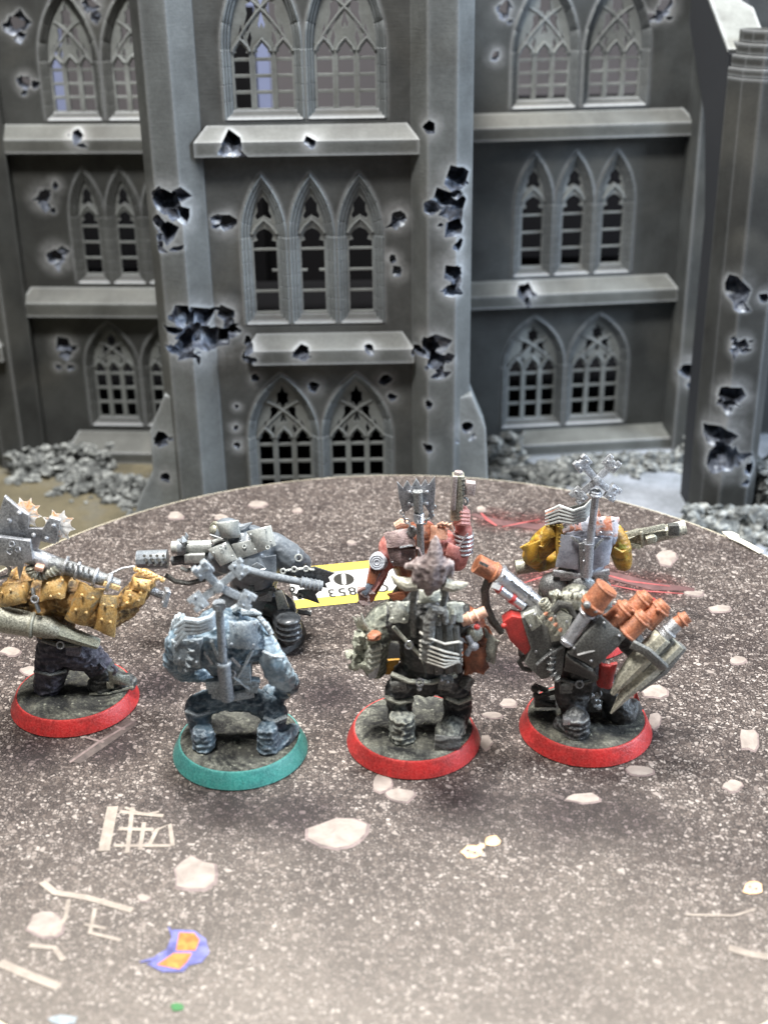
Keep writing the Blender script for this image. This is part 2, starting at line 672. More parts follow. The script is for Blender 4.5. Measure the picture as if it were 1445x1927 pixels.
pos = N(nt, 'ShaderNodeNewGeometry').outputs['Position']
nb = tex_noise(nt, pos, 1.7, 5, 0.65, 0.5)
nt.links.new(ramp(nt, nb, [(0.4, C(40, 43, 50)), (0.54, C(96, 103, 117)), (0.68, C(188, 194, 199))]), b.inputs['Base Color'])
b.inputs['Roughness'].default_value = 0.7
bump(nt, b, nb, 0.5, 0.1)
BROKEN = m
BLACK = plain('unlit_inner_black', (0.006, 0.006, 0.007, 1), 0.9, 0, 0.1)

ruin = empty('gothic_ruin', (0, 46, GZ))
tag(ruin, 'grey sprayed gothic ruin of three bays with arched windows and shell holes', 'building')
RO = Vector((0, 46, GZ))


def put(o, loc=(0, 0, 0), yaw=0):
    """place a part of the ruin by its world position"""
    o.parent = ruin
    o.location = Vector(loc) - RO
    o.rotation_euler = (0, 0, yaw)
    return o


def cut_panel(outer, holes, y0, y1):
    """panel in the x-z plane between depths y0 (front) and y1, with openings"""
    loops = [outer] + holes
    pts, eds = [], []
    for lp in loops:
        s = len(pts)
        pts += [Vector(p) for p in lp]
        eds += [(s + i, s + (i + 1) % len(lp)) for i in range(len(lp))]
    r = delaunay_2d_cdt(pts, eds, [], 1, 1e-5)
    V2, F2 = r[0], r[2]

    def inside(q, lp):
        c = False
        j = len(lp) - 1
        for i in range(len(lp)):
            if (lp[i][1] > q.y) != (lp[j][1] > q.y) and q.x < (lp[j][0] - lp[i][0]) * (q.y - lp[i][1]) / (lp[j][1] - lp[i][1]) + lp[i][0]:
                c = not c
            j = i
        return c
    mb = MB()
    n = len(V2)
    vs = [(p.x, y0, p.y) for p in V2] + [(p.x, y1, p.y) for p in V2]
    fs, es = [], {}
    for t in F2:
        q = (V2[t[0]] + V2[t[1]] + V2[t[2]]) / 3
        if any(inside(q, h) for h in holes) or not inside(q, outer):
            continue
        t = tuple(t)
        if (V2[t[1]] - V2[t[0]]).cross(V2[t[2]] - V2[t[0]]) < 0:
            t = t[::-1]
        fs.append(t)
        fs.append(tuple(i + n for i in t[::-1]))
        for i in range(3):
            es[(t[i], t[(i + 1) % 3])] = 1
    for (i, j) in list(es):
        if (j, i) not in es:
            fs.append((j, i, i + n, j + n))
    mb.add(vs, fs)
    return mb


def arch(cx, a, zb, zs, za, off=0.0, n=9, foot=0.0):
    h = za - zs
    c = max(0.0, (h * h - a * a) / (2 * a))
    R = c + a - off
    th = math.acos(min(1, c / R))
    L = [(cx - (a - off), zb + foot)]
    for i in range(n + 1):
        t = th * i / n
        L.append((cx + c - R * cos(t), zs + R * sin(t)))
    Rr = [(2 * cx - x, z) for x, z in L[:-1]]
    return L + Rr[::-1]


def moulding(name, cx, a, zb, zs, za, prof, mat, parent, joint=0.55):
    """roll mouldings swept round the arch, cut into blocks by recessed joints"""
    h = za - zs
    c = max(0.0, (h * h - a * a) / (2 * a))
    samples = []
    nj = max(2, int((zs - zb) / joint))
    for i in range(nj + 1):
        z = zb + (zs - zb) * i / nj
        if 0 < i:
            samples += [('j', z - 0.022, 0), ('j', z, 1), ('j', z + 0.022 if i < nj else z, 0)]
        else:
            samples.append(('j', z, 0))
    samples.pop()
    na = 12
    for i in range(1, na + 1):
        f = i / na
        if i % 3 == 0 and i < na:
            samples += [('a', f - 0.012, 0), ('a', f, 1), ('a', f + 0.012, 0)]
        else:
            samples.append(('a', f, 0))
    mb = MB()
    for side in (-1, 1):
        vs, fs = [], []
        for (k, s, g) in samples:
            for (t, y) in prof:
                if k == 'j':
                    x, z = -(a - t), s
                else:
                    R = c + a - t
                    th = math.acos(min(1, c / R)) * s
                    x, z = c - R * cos(th), zs + R * sin(th)
                vs.append((cx + side * -x, y + (0.035 if g else 0), z))
        m_ = len(prof)
        for i in range(len(samples) - 1):
            for j in range(m_ - 1):
                fs.append((i * m_ + j, i * m_ + j + 1, (i + 1) * m_ + j + 1, (i + 1) * m_ + j))
        mb.add(vs, fs)
    return mb.build(name, MOF[mat.name], parent, smooth=True, angle=40)


def cusp(cx, bw, z, k=1.0):
    h = [(-1, 0), (-1, .4), (-.62, .52), (-.8, .95), (-.5, 1.3), (0, 1.75 * k)]
    return [(cx + x * bw, z + y * bw) for x, y in h] + [(cx - x * bw, z + y * bw) for x, y in h[-2::-1]]


PROF1 = [(0, .35), (0, -.03), (.04, -.06), (.09, -.03), (.10, .07), (.14, .03), (.18, .07), (.19, .17), (.23, .13), (.27, .17), (.28, .30), (.34, .31), (.34, .5)]
PROF2 = [(0, .35), (0, -.03), (.05, -.07), (.10, -.03), (.11, .05), (.16, .01), (.21, .05), (.22, .13), (.27, .09), (.32, .13), (.33, .22), (.40, .24), (.40, .5)]
rw = random.Random(3)


def window3(place, yaw, cx, w_, zb, zs, za, mat):
    """three-light traceried window; local frame of its wall"""
    a = w_ / 2
    hh = za - zs
    c = max(0, (hh * hh - a * a) / (2 * a))
    off = 0.33
    Ri = c + a - off
    zai = zs + sqrt(max(0.01, Ri * Ri - c * c))
    ai = a - off
    out = arch(cx, a, zb, zs, za, off)
    mw, fr = 0.19, 0.06
    lw = (2 * ai - 2 * fr - 2 * mw) / 3
    zl = zs - 0.25
    holes = []
    hoods = MB()
    for k in (-1, 0, 1):
        x = cx + k * (lw + mw)
        holes.append([(x - lw / 2, zb + 0.3)] + cusp(x, lw / 2, zl) + [(x + lw / 2, zb + 0.3)])
        hd = [(x - lw / 2 - .03, zl + .18), (x - lw * .42, zl + lw * .62), (x, zl + lw * 1.08), (x + lw * .42, zl + lw * .62), (x + lw / 2 + .03, zl + .18)]
        hoods.tube([(p, .27, q) for p, q in hd], 0.055, 6)
        hd = [(p, q - .1) for p, q in hd]
        hoods.tube([(p, .33, q) for p, q in hd], 0.04, 6)
    H = zai - zs

    def inset(pts):
        return [(cx + x * ai, zs + z * H) for x, z in pts]
    grow = lambda pts, k, c0: [(c0[0] + (x - c0[0]) * k, c0[1] + (z - c0[1]) * k) for x, z in pts]
    quat = [(0, .52), (.09, .60), (.21, .60), (.17, .70), (.2, .78), (.08, .80), (0, .91), (-.08, .80), (-.2, .78), (-.17, .70), (-.21, .60), (-.09, .60)]
    side = [(.20, .46), (.30, .33), (.44, .22), (.52, .30), (.44, .40), (.46, .50), (.34, .52), (.30, .58)]
    low = [(.33, .12), (.40, .02), (.46, .10), (.37, .19)]
    mid = [(0, .44), (-.12, .28), (-.07, .23), (0, .30), (.07, .23), (.12, .28)]
    edge = [(.60, .12), (.72, .02), (.76, .12), (.66, .26)]
    quat, side, edge, low = grow(quat, 1.12, (0, .72)), grow(side, 1.15, (.38, .4)), grow(edge, 1.25, (.68, .12)), grow(low, 1.3, (.39, .1))
    for sh in (quat, side, [(-x, z) for x, z in side], mid, edge, [(-x, z) for x, z in edge], low, [(-x, z) for x, z in low]):
        holes.append(inset(sh))
    # crossing ribs
    for s in (-1, 1):
        rib = [(cx + s * ai * (-0.92 + 1.5 * t), .28, zs + H * (0.02 + 0.62 * t * (1.5 - 0.5 * t))) for t in [i / 6 for i in range(7)]]
        hoods.tube(rib, 0.05, 6)
    wn = cut_panel(out, holes, .30, .5).build('window', TRACERY, smooth=False)
    put(wn, place, yaw)
    hoods.build('tracery_hood', TRACERY, wn)
    moulding('arch_moulding', cx, a, zb, zs, za, PROF1, mat, wn)
    for i in range(1, 4):
        z = zb + 0.3 + (zl - zb - 0.15) * (i / 3.45)
        MB().box((cx, .41, z), (2 * ai - .02, .12, .115)).build('transom', TRACERY, wn, bevel=.015)
    s = MB()
    s.add([(cx - a + .05, -.05, zb - .02), (cx + a - .05, -.05, zb - .02), (cx + a - .3, .34, zb + .3), (cx - a + .3, .34, zb + .3),
           (cx - a + .05, .4, zb - .02), (cx + a - .05, .4, zb - .02)], [(0, 1, 2, 3), (0, 3, 4), (1, 5, 2), (0, 4, 5, 1), (3, 2, 5, 4)])
    s.build('window_sill', mat, wn, smooth=False)
    return [(x, z) for x, z in arch(cx, a - .015, zb - .02, zs, za, 0)]


def lancet(place, yaw, cx, w_, zb, zs, za, mat, broken=0):
    a = w_ / 2
    hh = za - zs
    c = max(0, (hh * hh - a * a) / (2 * a))
    off = 0.385
    Ri = c + a - off
    zai = zs + sqrt(max(0.01, Ri * Ri - c * c))
    ai = a - off
    out = arch(cx, a, zb, zs, za, off)
    bw = ai - 0.035
    zl = zs - 0.35
    H = zai - zs
    holes = [[(cx - bw, zb + .35)] + cusp(cx, bw, zl, 0.9) + [(cx + bw, zb + .35)]]
    z0 = zl + bw * 2.5
    holes.append([(cx, z0 + .02), (cx + bw * .55, z0 - .12), (cx + bw * .72, z0 + .02), (cx + bw * .5, z0 + .2), (cx + bw * .52, z0 + .5 * (zai - z0)), (cx, zai - .16),
                  (cx - bw * .52, z0 + .5 * (zai - z0)), (cx - bw * .5, z0 + .2), (cx - bw * .72, z0 + .02), (cx - bw * .55, z0 - .12)])
    wn = cut_panel(out, holes, .24, .44).build('window', TRACERY, smooth=False)
    put(wn, place, yaw)
    hood = MB()
    for dz, y, r in ((0, .2, .065), (-.16, .25, .05)):
        hd = [(-1.05, 1.1), (-.6, 1.75), (0, 2.3), (.6, 1.75), (1.05, 1.1)]
        hood.tube([(cx + x * bw, y, zl + z * bw + dz) for x, z in hd], r, 6)
    hood.build('light_hood', TRACERY, wn)
    moulding('arch_moulding', cx, a, zb, zs, za, PROF2, mat, wn, 0.42)
    for i in range(1, 4):
        z = zb + 0.35 + (zl - zb - 0.2) * (i / 3.35)
        if broken and i == 2:
            for s in (-1, 1):
                if broken == 1 and s < 0:
                    continue
                MB().box((cx + s * ai * .72, .33, z), (ai * .5, .11, .09)).build('transom', TRACERY, wn, bevel=.015)
            continue
        MB().box((cx, .34, z), (2 * ai - .02, .11, .09)).build('transom', TRACERY, wn, bevel=.015)
    s = MB()
    s.add([(cx - a + .05, -.05, zb - .02), (cx + a - .05, -.05, zb - .02), (cx + a - .3, .3, zb + .35), (cx - a + .3, .3, zb + .35),
           (cx - a + .05, .4, zb - .02), (cx + a - .05, .4, zb - .02)], [(0, 1, 2, 3), (0, 3, 4), (1, 5, 2), (0, 4, 5, 1), (3, 2, 5, 4)])
    s.build('window_sill', mat, wn, smooth=False)
    return [(x, z) for x, z in arch(cx, a - .015, zb - .02, zs, za, 0)]


def course(x0, x1, zb, zt, out, ch=0.42, open0=True, open1=True):
    """projecting string course with a weathered slope on top"""
    zf = zb + (zt - zb) * 0.52
    e0, e1 = (ch if open0 else 0), (ch if open1 else 0)
    mb = MB()
    mb.add([(x0, .3, zb), (x1, .3, zb), (x1, .3, zf), (x1 - e1, .3, zt), (x0 + e0, .3, zt), (x0, .3, zf),
            (x0, -out, zb + .05), (x1, -out, zb + .05), (x1, -out, zf), (x1 - e1, -.02, zt), (x0 + e0, -.02, zt), (x0, -out, zf)],
           [(0, 5, 4, 3, 2, 1), (6, 7, 8, 11), (11, 8, 9, 10), (10, 9, 3, 4), (0, 1, 7, 6), (0, 6, 11, 5), (5, 11, 10, 4), (1, 2, 8, 7), (2, 3, 9, 8)])
    return mb


def prism(poly, z0, z1):
    n = len(poly)
    vs = [(x, y, z0) for x, y in poly] + [(x, y, z1) for x, y in poly]
    fs = [tuple(range(n))[::-1], tuple(range(n, 2 * n))] + [(i, (i + 1) % n, (i + 1) % n + n, i + n) for i in range(n)]
    return MB().add(vs, fs)


HITTABLE = []


def hitpart(o, g_):
    HITTABLE.append((o, g_))
    return o


# --- centre bay
PC = (0, YC, 0)
hc = []
for cx in (-3.87, -1.06):
    hc.append(window3(PC, 0, cx, 2.76, 11.86, 14.1, 17.3, STONE['C']))
for i, cx in enumerate((-4.13, -2.42, -0.70)):
    hc.append(lancet(PC, 0, cx, 1.68, 4.62, 7.75, 10.0, STONE['C'], (1, 2, 0)[i]))
for cx in (-3.78, -0.98):
    hc.append(window3(PC, 0, cx, 2.74, -2.7, 0.1, 2.66, STONE['C']))
o = cut_panel([(-6.3, GZ), (1.3, GZ), (1.3, 18.6), (-6.3, 18.6)], hc, 0, .34).build('wall', STONE['C'], smooth=False)
hitpart(put(o, PC), 'C')
for zb, zt, a, b_ in ((10.62, 11.66, -6.32, 1.42), (3.12, 4.24, -5.0, 1.2)):
    hitpart(put(course(a, b_, zb, zt, .52).build('string_course', LEDGE['C'], smooth=False), PC), 'C')
hitpart(put(prism([(-8.15, 45.35), (-7.72, 44.6), (-6.85, 44.6), (-6.09, 45.42), (-6.09, 46.8), (-8.15, 46.8)], GZ, 18.6).build('buttress', PILLAR, bevel=.05, smooth=False)), 'C')
hitpart(put(prism([(1.12, 45.42), (1.68, 44.6), (2.68, 44.6), (3.27, 45.3), (3.27, 46.8), (1.12, 46.8)], GZ, 18.6).build('buttress', PILLAR, bevel=.05, smooth=False)), 'C')


FOOTM = stone_mat('pale_foot_stone', HITS['C'][-3:], (3.0, 3.1, 3.2))


def foot(pxs, y0, y1):
    p = [on_depth(a, b_, y0) for a, b_ in pxs]
    n = len(p)
    vs = [(q.x, y0, max(GZ, q.z)) for q in p] + [(q.x, y1, max(GZ, q.z)) for q in p]
    fs = [tuple(range(n)), tuple(range(n, 2 * n))[::-1]] + [(i, i + n, (i + 1) % n + n, (i + 1) % n) for i in range(n)]
    return MB().add(vs, fs)


hitpart(put(foot([(342, 751), (309, 744), (282, 812), (288, 888), (257, 952), (254, 1120), (352, 1120)], 44.85, 46.3).build('buttress_foot', FOOTM, bevel=.05, smooth=False)), 'C')
hitpart(put(foot([(850, 751), (888, 744), (914, 807), (918, 905), (918, 1120), (850, 1120)], 44.85, 46.3).build('buttress_foot', FOOTM, bevel=.05, smooth=False)), 'C')
for x in (-7.6, 2.75):
    put(MB().box((x, 51.2, 7), (.8, 8.8, 23.2)).build('return_wall', STONE['C'], smooth=False))

# --- long wing (one side) and far wing (other side)
PR = (4, YW, 0)
hr = []
for cx in (2.98, 6.02):
    hr.append(window3(PR, RY, cx, 2.86, 10.8, 13.0, 16.1, STONE['R']))
for cx in (2.72, 4.52, 6.32):
    hr.append(lancet(PR, RY, cx, 1.76, 3.64, 6.7, 8.95, STONE['R']))
for cx in (2.95, 5.95):
    hr.append(window3(PR, RY, cx, 2.9, -3.5, -0.6, 1.75, STONE['R']))
o = cut_panel([(-1.2, GZ), (9.7, GZ), (9.7, 18.6), (-1.2, 18.6)], hr, 0, .36).build('wall', STONE['R'], smooth=False)
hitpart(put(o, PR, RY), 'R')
for zb, zt, a, b_ in ((9.5, 10.62, -.6, 9.45), (2.3, 3.46, -.6, 9.3)):
    hitpart(put(course(a, b_, zb, zt, .6, open0=False).build('string_course', LEDGE['R'], smooth=False), PR, RY), 'R')
put(MB().add([(2.2, -1.1, GZ), (10.2, -1.1, GZ), (10.2, .3, GZ), (2.2, .3, GZ), (2.2, -1.1, GZ + .55), (10.2, -1.1, GZ + .55), (9.9, -.02, -3.7), (2.6, -.02, -3.7), (2.6, .3, -3.7), (9.9, .3, -3.7)],
             [(0, 1, 5, 4), (4, 5, 6, 7), (7, 6, 9, 8), (0, 4, 7, 8, 3), (1, 2, 9, 6, 5), (0, 3, 2, 1), (3, 8, 9, 2)]).build('plinth', LEDGE['R'], smooth=False), PR, RY)
hitpart(put(prism([(13.2, 56.2), (13.45, 55.1), (14.55, 55.0), (15.2, 55.9), (15.2, 58), (13.2, 58)], GZ, 18.6).build('pier', STONE['R'], bevel=.05, smooth=False)), 'R')
o = cut_panel([(11.2, GZ), (22, GZ), (22, 18.6), (11.2, 18.6)], [], 0, .36).build('wall', STONE['R'], smooth=False)
put(o, PR, RY)
for zb, zt in ((9.5, 10.62), (2.3, 3.46)):
    put(course(11.3, 21, zb, zt, .6).build('string_course', LEDGE['R'], smooth=False), PR, RY)

PL = (-9, YW, 0)
hl = []
for cx in (-3.75, -1.1):
    hl.append(window3(PL, LY, cx, 2.5, 10.6, 12.9, 15.8, STONE['L']))
for cx in (-3.68, -2.08, -.48):
    hl.append(lancet(PL, LY, cx, 1.58, 3.62, 6.5, 8.6, STONE['L']))
for cx in (-3.3, -.7):
    hl.append(window3(PL, LY, cx, 2.5, -3.1, -.3, 1.75, STONE['L']))
o = cut_panel([(-7.0, GZ), (1.6, GZ), (1.6, 18.6), (-7.0, 18.6)], hl, 0, .36).build('wall', STONE['L'], smooth=False)
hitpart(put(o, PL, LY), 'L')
for zb, zt, a in ((9.25, 10.42, -7.2), (2.15, 3.42, -7.0)):
    hitpart(put(course(a, 1.5, zb, zt, .6, open1=False).build('string_course', LEDGE['L'], smooth=False), PL, LY), 'L')
put(MB().add([(-5.6, -1.1, GZ), (1.2, -1.1, GZ), (1.2, .3, GZ), (-5.6, .3, GZ), (-5.6, -1.1, GZ + .5), (1.2, -1.1, GZ + .5), (1.2, -.02, -3.4), (-5.2, -.02, -3.4), (-5.2, .3, -3.4), (1.2, .3, -3.4)],
             [(0, 1, 5, 4), (4, 5, 6, 7), (7, 6, 9, 8), (0, 4, 7, 8, 3), (1, 2, 9, 6, 5), (0, 3, 2, 1), (3, 8, 9, 2)]).build('plinth', LEDGE['L'], smooth=False), PL, LY)
put(prism([(-18.6, 57), (-18.4, 55.4), (-17.4, 54.2), (-16.4, 54.2), (-15.75, 55.4), (-15.75, 57)], GZ, 18.6).build('pier', STONE['L'], bevel=.05, smooth=False))
put(course(-19.8, -16.6, 0.6, 2.0, .5).build('string_course', LEDGE['L'], smooth=False), (0, 54.3, 0))

# --- black backing added inside the ruin; its colour stands for the unlit interior
put(MB().box((-2.4, 54.5, GZ + .06), (9.4, 17, .1)).build('dark_backing_floor', BLACK, smooth=False))
put(MB().box((9.8, 64, GZ + .06), (18, 13, .1)).build('dark_backing_floor', BLACK, smooth=False))
put(MB().box((-14, 64, GZ + .06), (14, 13, .1)).build('dark_backing_floor', BLACK, smooth=False))
put(MB().box((-2.4, 51.5, 3.4), (9.4, 9, .2)).build('dark_backing_floor', BLACK, smooth=False))
put(MB().box((9.8, 60.5, 2.4), (14, 7, .2)).build('dark_backing_floor', BLACK, smooth=False))
put(MB().box((-13, 60.5, 2.2), (10.4, 7, .2)).build('dark_backing_floor', BLACK, smooth=False))
put(MB().box((9.5, 70, 2.5), (17, .6, 14.2)).build('dark_backing_wall', BLACK, smooth=False))
put(MB().box((-3.2, 66, 1.0), (11, .6, 11.2)).build('dark_backing_wall', BLACK, smooth=False))
put(MB().box((-15.4, 70, .5), (10, .6, 10.2)).build('dark_backing_wall', BLACK, smooth=False))
put(MB().box((-6.05, 62, 5), (1.0, .6, 19.2)).build('dark_backing_pillar', BLACK, smooth=False))
put(MB().box((-2.4, 50.2, -.6), (9.4, .3, 7.8)).build('dark_backing_wall', BLACK, smooth=False))
put(MB().box((-2.4, 48.6, 11.0), (9.4, 4.6, .8)).build('dark_backing_floor', BLACK, smooth=False))
put(MB().box((9.6, 59.6, 9.9), (13, 5.4, .8)).build('dark_backing_floor', BLACK, smooth=False))
put(MB().box((-12.6, 59.6, 9.7), (9.6, 5.4, .8)).build('dark_backing_floor', BLACK, smooth=False))
BLUE = plain('pale_blue_board', C(112, 119, 146), 0.7)
for (px, py, y) in ((104, 150, 74), (489, 120, 74)):
    p = on_depth(px, py, y)
    o = MB().box((0, 0, (p.z + 5 - GZ) / 2), (1.15, .2, p.z + 5 - GZ)).build('blue_board', BLUE, smooth=False)
    o.location = (p.x, y, GZ)
    tag(o, 'upright pale blue board glimpsed through the upper window of the %s' % ('shorter wing' if px < 200 else 'protruding centre bay'), 'board', 'blue boards behind the ruin')

# --- tower in front of the long wing
tower = empty('stone_tower', (14, 48.5, GZ))
tag(tower, 'dark grey faceted tower with stepped cap and shell holes, rubble at its foot', 'tower')
TO = Vector((14, 48.5, GZ))


def tput(o):
    o.parent = tower
    o.location = -TO
    return o


tx = [on_depth(px, 930, 47.55).x for px in (1311, 1327, 1353, 1404, 1425)]
shape = [(tx[0], 48.9), (tx[1] - .02, 48.1), (tx[2], 47.55), (tx[3], 47.55), (tx[4], 48.1), (tx[4] + .1, 49.8), (tx[0], 49.8)]
ztop = on_depth(1425, 150, 47.5).z
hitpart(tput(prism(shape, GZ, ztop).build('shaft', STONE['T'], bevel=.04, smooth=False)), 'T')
mx_ = sum(p[0] for p in shape) / len(shape)
for k, (s, z0, z1) in enumerate(((1.0, 0, .32), (.92, .323, .75), (.8, .753, 1.15), (.66, 1.153, 1.6))):
    tput(prism([(mx_ + (x - mx_) * s, 48.6 + (y - 48.6) * s) for x, y in shape], ztop + z0 + .002, ztop + z1).build('cap_course', STONE['T'], bevel=.04, smooth=False))
# fin running back and up from the tower, pale slab added for the top light on its slope
fx = tx[0] - .02


def at_x(px, py, x):
    a, b_, c = ray(px, py)
    t = x / a
    return b_ * t, CAM_H + c * t


(ya, za), (yb, zb) = at_x(1397, 172, fx), at_x(1333, 0, fx)
k = (zb - za) / (yb - ya)
def back(px, py):
    y, z = at_x(px, py, fx)
    return max(50.3, y), z


fz = [(48.9, GZ), (48.9, za + k * (48.9 - ya)), (yb + 3, zb + 3 * k)] + [back(px, py) for px, py in ((1296, 40), (1326, 225), (1346, 420), (1336, 600), (1318, 850))] + [(50.2, GZ)]
vs = [(fx, y, z) for y, z in fz] + [(fx + 1.5, y, z) for y, z in fz]
n = len(fz)
FIN_SHADE = plain('shaded_fin_grey', C(44, 46, 50), .7, 0, .3)  # near-black: shade of the fin's side put into the colour
tput(MB().add(vs, [tuple(range(n)), tuple(range(n, 2 * n))[::-1]] + [(i, i + n, (i + 1) % n + n, (i + 1) % n) for i in range(n)]).build('fin', FIN_SHADE, smooth=False))
PALE = stone_mat('lit_slope_stone', [], (3.4, 3.4, 3.3))  # pale: top light on the slope put into the colour
nn = Vector((0, -k, 1)).normalized() * .12
cp = []
for x, t in ((fx - .03, 0), (fx + 1.45, 0), (fx + 1.5, .42), (fx + 1.15, .5), (fx + 1.35, .6), (fx + 1.55, 1), (fx - .03, 1)):
    y = 49.0 + (yb + 3 - 49.0) * t
    cp.append(Vector((x, y, za + k * (y - ya))) + nn * .55)
tput(MB().poly(cp, .12, (0, -k, 1)).build('fin_lit_slab', PALE, smooth=False))
bk = [on_depth(px, py, 56) for px, py in ((1380, -60), (1600, -60), (1600, 200), (1390, 200))]
put(MB().poly(bk, .3).build('side_wall', STONE['R'], smooth=False))

# --- knock the holes out
rc = random.Random(11)
dg = bpy.context.evaluated_depsgraph_get()


def shard(mb, p, r, seed):
    """angular hole: a jagged outline driven deep into the wall"""
    q = random.Random(seed)
    n_ = q.choice((5, 6, 7, 8))
    a0 = q.uniform(0, 6.28)
    ang = [a0 + 2 * pi * (i + q.uniform(-.3, .3)) / n_ for i in range(n_)]
    rad = [r * q.uniform(.62, 1.3) for i in range(n_)]
    tw = q.uniform(-.3, .3)
    vs = []
    for y, k in ((-.5 * r - .35, 1.25), (0.0, 1.0), (.7 * r + .12, .82), (1.5 * r + .5, .5)):
        for i in range(n_):
            vs.append(p + Vector((cos(ang[i]) * rad[i] * k + tw * y * .4, y, sin(ang[i]) * rad[i] * k + max(0, y) * .25)))
    fs = [tuple(range(n_)), tuple(range(3 * n_, 4 * n_))[::-1]]
    for j in range(3):
        for i in range(n_):
            i2 = (i + 1) % n_
            fs.append((j * n_ + i, (j + 1) * n_ + i, (j + 1) * n_ + i2, j * n_ + i2))
    mb.add(vs, fs)


def cutter(hits, g_):
    mb = MB()
    for i, (p, r) in enumerate(hits):
        shard(mb, p, r * .95, i * 7 + ord(g_))
        if r > .28:
            # flakes knocked off round the deep hole
            for k in range(4):
                mb.stone(p + Vector((rc.uniform(-1.2, 1.2) * r, -.02, rc.uniform(-1.5, .6) * r)), r * rc.uniform(.5, .85), seed=i * 2.1 + k * 5.3, sub=1, amp=.8, flat=.8)
    me = mb.mesh('cut', smooth=False)
    o = link_mesh('cut', me, BROKEN)
    return o


cutters = {g_: cutter(h, g_) for g_, h in HITS.items()}
bpy.context.view_layer.update()
for o, g_ in HITTABLE:
    md = o.modifiers.new('b', 'BOOLEAN')
    md.operation = 'DIFFERENCE'
    md.solver = 'EXACT'
    md.use_self = True
    md.material_mode = 'TRANSFER'
    md.object = cutters[g_]
dg = bpy.context.evaluated_depsgraph_get()
newm = [(o, bpy.data.meshes.new_from_object(o.evaluated_get(dg), depsgraph=dg)) for o, g_ in HITTABLE]
for o, me in newm:
    o.modifiers.clear()
    if len(me.polygons) > 4:
        o.data = me
for o in cutters.values():
    bpy.data.objects.remove(o)

# --- rubble heaps
rr = random.Random(5)
m, nt, b = newmat('rubble_grey')
pos = N(nt, 'ShaderNodeNewGeometry').outputs['Position']
nt.links.new(ramp(nt, tex_noise(nt, pos, 2.2, 5, .7), [(0.33, C(44, 46, 46)), (0.5, C(92, 95, 94)), (0.66, C(164, 167, 164))]), b.inputs['Base Color'])
b.inputs['Roughness'].default_value = .8
bump(nt, b, tex_noise(nt, pos, 7, 4, .7), .6, .08)
RUBBLE = m


def rubble(name, spots, label):
    mb = MB()
    for (x0, y0, x1, y1, wd, hgt, n, rmin, rmax) in spots:
        for i in range(n):
            t = rr.random()
            s = rr.gauss(0, .45)
            px_, py_ = x0 + (x1 - x0) * t, y0 + (y1 - y0) * t
            dx, dy = (x1 - x0), (y1 - y0)
            L = sqrt(dx * dx + dy * dy)
            px_ += -dy / L * s * wd
            py_ += dx / L * s * wd
            z = GZ + hgt * max(0, 1 - abs(s) * 1.1) * rr.uniform(0, 1)
            mb.stone((px_, py_, z), rr.uniform(rmin, rmax), seed=rr.uniform(0, 90), sub=1, amp=.5, flat=.75)
    o = mb.build(name, RUBBLE, smooth=False)
    tag(o, label, 'rubble', kind='stuff')
    return o


rubble('rubble', [(-17, 54.0, -12.5, 54.6, 1.6, 1.1, 420, .06, .34), (-14, 52.6, -8.6, 50.2, 1.6, .7, 520, .06, .3), (-10.6, 48.2, -8.6, 46.5, .8, .6, 60, .1, .24),
                   (-12, 46.6, -10.2, 46.2, .6, .4, 40, .1, .24)], 'heap of grey rubble along the foot of the shorter wing')
rubble('rubble', [(3.6, 53.8, 6.2, 54.2, 1.7, 1.3, 320, .07, .42), (4.0, 51.0, 8.4, 52.4, 1.7, .7, 420, .07, .36), (8, 53.2, 14, 53.6, 1.0, .6, 420, .06, .3),
                   (13.6, 54.2, 15.2, 53.2, 1.0, 1.2, 90, .07, .42)], 'heap of grey rubble along the foot of the longer wing')
rubble('rubble', [(12.2, 46.6, 18, 45.9, 1.3, 1.1, 520, .08, .46), (15.4, 49, 18.5, 50.5, 2.4, 2.2, 420, .08, .5), (11.9, 45.4, 13.2, 44.6, .6, .4, 40, .1, .26)],
       'heap of grey rubble round the foot of the dark tower')

# ================================================================== round board with the printed mat
BX, BY, BR = 0.05, 28.5, 13.42
board = empty('display_board', (BX, BY, GZ))
tag(board, 'round display board with printed rubble mat under the miniatures', 'board')
CREAM = plain('cream_board_edge', C(226, 216, 190), 0.7)


def lathe(prof, n=96):
    vs, fs = [], []
    for r, z in prof:
        for k in range(n):
            t = 2 * pi * k / n
            vs.append((r * cos(t), r * sin(t), z))
    m_ = len(prof)
    for i in range(m_ - 1):
        for k in range(n):
            k2 = (k + 1) % n
            fs.append((i * n + k, i * n + k2, (i + 1) * n + k2, (i + 1) * n + k))
    fs.append(tuple(range(n - 1, -1, -1)))
    fs.append(tuple((m_ - 1) * n + k for k in range(n)))
    return MB().add(vs, fs)


lathe([(BR - 4, 0), (BR - 4, 3.6), (BR - .1, 3.6), (BR + .13, 3.66), (BR + .13, 4.52), (BR + .08, 4.575)], 128).build('disc', CREAM, board)


SCORCH_SHADOW = [(1060, 1535, 1.2), (1190, 1540, .9), (880, 1510, 1.0), (430, 1525, .8), (560, 1540, .9), (300, 1290, .9), (620, 1310, .9), (960, 1260, .8), (210, 1410, .6), (60, 1420, .7)]   # scorch marks of the print, some with figure shadows painted in

REDS = [(930, 978, .5), (1010, 985, .5), (1140, 1085, .6), (1230, 1104, .6), (1010, 1082, .4)]


